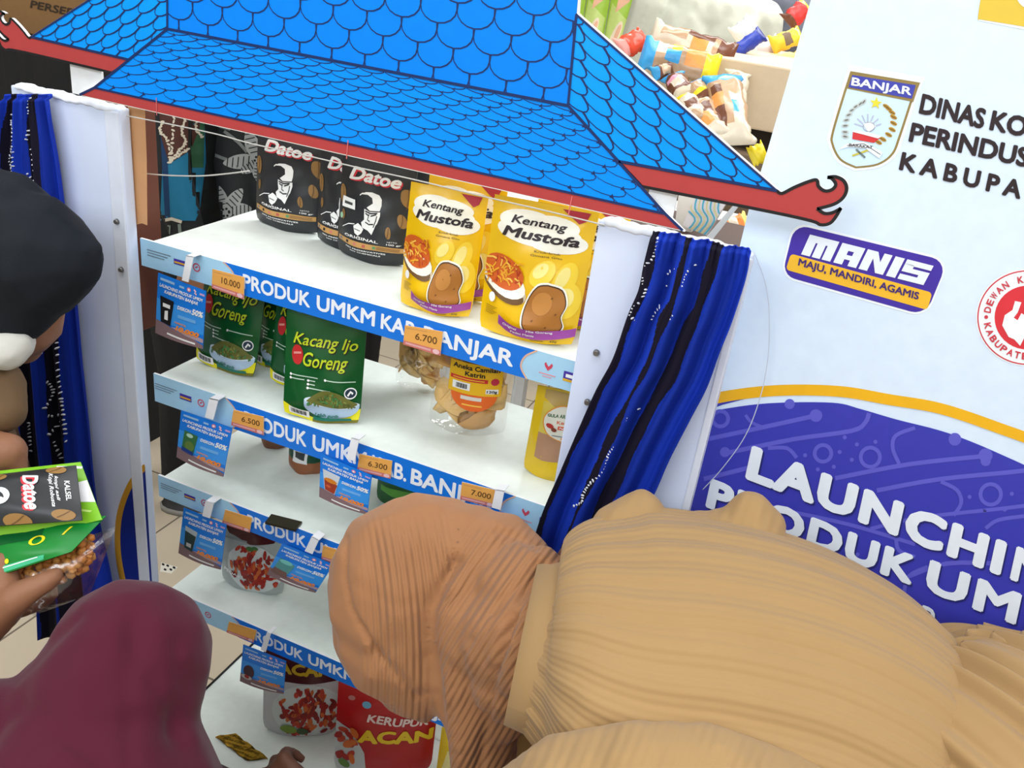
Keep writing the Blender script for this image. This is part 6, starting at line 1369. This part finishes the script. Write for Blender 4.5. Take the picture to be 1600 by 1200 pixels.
PK2 = [((1146, 84), (1192, 52), 2.12, 2.12, 0.035, 0.03, K(40, 60, 160, 0.35), K(40, 60, 160, 0.35), K(30, 44, 130, 0.35), (), 'small royal blue packet lying above the bread'),
       ((1150, 62), (1180, 38), 2.20, 2.20, 0.06, 0.04, K(204, 206, 210, 0.2), WHT_, WHT_, (), 'crumpled silver clear packet above the blue one'),
       ((1205, 72), (1252, 54), 2.25, 2.25, 0.045, 0.03, K(244, 190, 50, 0.35), K(244, 190, 50, 0.35), YEL_, ((0.4, 0.6, 2, 6, LAMD),), 'orange-yellow packet by the banner edge on the counter'),
       ((1230, 36), (1262, 8), 2.3, 2.3, 0.05, 0.03, K(196, 52, 48, 0.35), BRN_, YEL_, (), 'red packet at the top beside the banner edge'),
       ((1188, 100), (1250, 92), 2.22, 2.22, 0.04, 0.03, K(240, 204, 110, 0.35), CRM, K(240, 190, 60, 0.35), (), 'pale yellow packet lying flat on the counter edge'),
       ((1170, 84), (1216, 78), 2.30, 2.30, 0.07, 0.05, K(214, 200, 196, 0.25), WHT_, WHT_, (), 'large clear wrinkled packet in the middle of the counter heap')]
for k, q in enumerate(PK2): packet('snack_packet', q[10], 'packet', 'packets heaped on the beige counter', q[0], q[1], q[2], q[3], q[4], q[5], q[6], q[7], q[8], q[9], 30 + k)
# rack of green packs further back
rk = empty('shop_rack', (-0.35, 2.9, 0), 'tall white shop rack far behind holding rows of green packs', 'rack')
for z in (0.15, 0.68, 1.22, 1.75):
    b = MB(); b.box((-1.0, 2.62, z - 0.02), (0.22, 3.05, z), WHITE); b.build('rack_shelf', rk)
b = MB(); b.box((-1.0, 3.05, 0.0), (0.22, 3.07, 2.0), K(232, 228, 214, 0.6)); b.build('back_panel', rk)
GN = K(170, 206, 70, 0.4); GN2 = K(206, 224, 130, 0.4); SAL = K(244, 186, 150, 0.4)
i = 0
first = None
for row, z in enumerate((1.22,)):
    for k in range(9):
        x = -0.72 + k * 0.098
        if first is None:
            a = Art(); a.poly([(0.05, 0.35), (0.9, 0.15), (0.95, 0.55), (0.10, 0.72)], GN2, 1); a.poly([(0.35, 0.62), (0.85, 0.75), (0.8, 0.95), (0.4, 0.9)], SAL, 2); a.ell((0.5, 0.35), 0.3, 0.12, K(246, 224, 196, 0.4), 2, rot=0.6); a.ell((0.6, 0.42), 0.14, 0.06, SAL, 3, rot=0.6); a.line([(0.1, 0.1), (0.9, 0.06)], 0.05, K(132, 180, 40), 2)
            first = pouch('green_snack_pack', 'light green snack pack with salmon print standing in a row on the far rack', 'snack pack', 'green packs on the far rack', Vector((x, 2.70, z)), 0.094, 0.36, 0.05, 0.0, GN, a, gusset=False, lean=0.05)
        else:
            o = first.copy(); sc.collection.objects.link(o); o.location = (x, 2.70, z)
# shoppers beyond the counter
stander('person', 'person in a pale grey shirt far behind the bread packets', 0.27, 2.40, math.radians(20), 1.84, (K(196, 196, 180, 0.85), K(90, 90, 96, 0.85), K(60, 56, 52, 0.5)))
stander('person', 'person in dark slate clothes far behind the counter next to the banner', 0.53, 2.75, math.radians(-30), 1.86, (K(96, 98, 108, 0.85), K(66, 66, 74, 0.85), K(60, 56, 52, 0.5)))
# things seen through the gap under the right wing
def gap(px4, y, m, name, label, cat, th=0.02):
    q = [on_y(*p, y) for p in px4]; b = MB(); b.hexa(q, [p + Vector((0, th, 0)) for p in q], m); return b, q, name, label, cat
b, q, nm, lb, ct = gap(((1090, 300), (1134, 318), (1104, 368), (1066, 352)), 0.30, K(226, 222, 226, 0.4), 'patterned_packet', 'teal and cream patterned packet in the gap under the right roof wing', 'packet')
a = Art(ydown=True); cl4 = [(1090, 300), (1134, 318), (1104, 368), (1066, 352)]
for k in range(9): a.line(bez([(1080 + 6 * k, 300), (1074 + 6 * k, 325), (1086 + 5 * k, 345), (1060 + 6 * k, 372)], 4), 2.4, (K(70, 170, 200, 0.4), K(214, 204, 150, 0.4))[k % 2], 1, clip=cl4)
a.emit(b, lambda x, y, h: on_y(x, y, 0.30) + Vector((0, -h - 0.0008, 0))); tag(b.build(nm), lb, ct)
b, q, nm, lb, ct = gap(((1062, 290), (1094, 296), (1078, 372), (1052, 372)), 0.33, K(232, 230, 226, 0.4), 'plastic_tub', 'white plastic tub seen under the right roof wing', 'tub', 0.12); tag(b.build(nm), lb, ct)
b, q, nm, lb, ct = gap(((1148, 318), (1156, 320), (1112, 376), (1100, 374)), 0.27, K(206, 208, 212, 0.4), 'plastic_strip', 'grey diagonal plastic strip beside the patterned packet', 'strip', 0.015); tag(b.build(nm), lb, ct)
packet('snack_packet', 'orange and brown packet at the bottom of the gap beside the banner', 'packet', None, (1122, 366), (1170, 352), 1.50, 1.50, 0.045, 0.03, K(226, 130, 50, 0.4), K(150, 70, 40, 0.4), K(240, 196, 90, 0.4), ((0.4, 0.6, 1, 7, CRM),), 50)
b = MB(); p0, p1 = on_y(985, 396, 0.62), on_y(1180, 290, 0.62); b.box((p0.x, 0.45, 0.9), (0.80, 0.49, 1.13), K(20, 19, 22, 0.8)); tag(b.build('dark_board'), 'black board standing behind the right side panel under the bread stand', 'board')
lt = empty('low_table', (0.73, 0.33, 0), 'small dark table behind the right panel carrying packets', 'table')
zz = on_y(1105, 372, 0.30).z
b = MB(); b.box((0.60, 0.27, zz - 0.03), (0.86, 0.44, zz - 0.005), K(70, 44, 34, 0.6)); b.build('tabletop', lt)
for x, y in ((0.61, 0.28), (0.85, 0.28), (0.61, 0.43), (0.85, 0.43)):
    b = MB(); b.box((x - 0.008, y - 0.008, 0), (x + 0.008, y + 0.008, zz - 0.03), K(40, 30, 26, 0.6)); b.build('leg', lt)
# black and white sticker on the floor tiles
b = MB(); q = [on_z(*p, 0.0006) for p in ((252, 879), (278, 886), (268, 896), (250, 893))]
b.hexa([Vector((p.x, p.y, 0.0002)) for p in q], [Vector((p.x, p.y, 0.0008)) for p in q], K(226, 222, 210, 0.5))
a = Art(ydown=True)
for x, y in ((255, 882), (262, 884), (267, 890), (258, 890), (272, 887)): a.ell((x, y), 2.6, 1.8, BLACK, 1, rot=0.5, n=7)
a.emit(b, lambda x, y, h: on_z(x, y, 0.0009) + Vector((0, 0, h))); tag(b.build('floor_sticker'), 'small black and white sticker on the beige floor tiles', 'sticker')
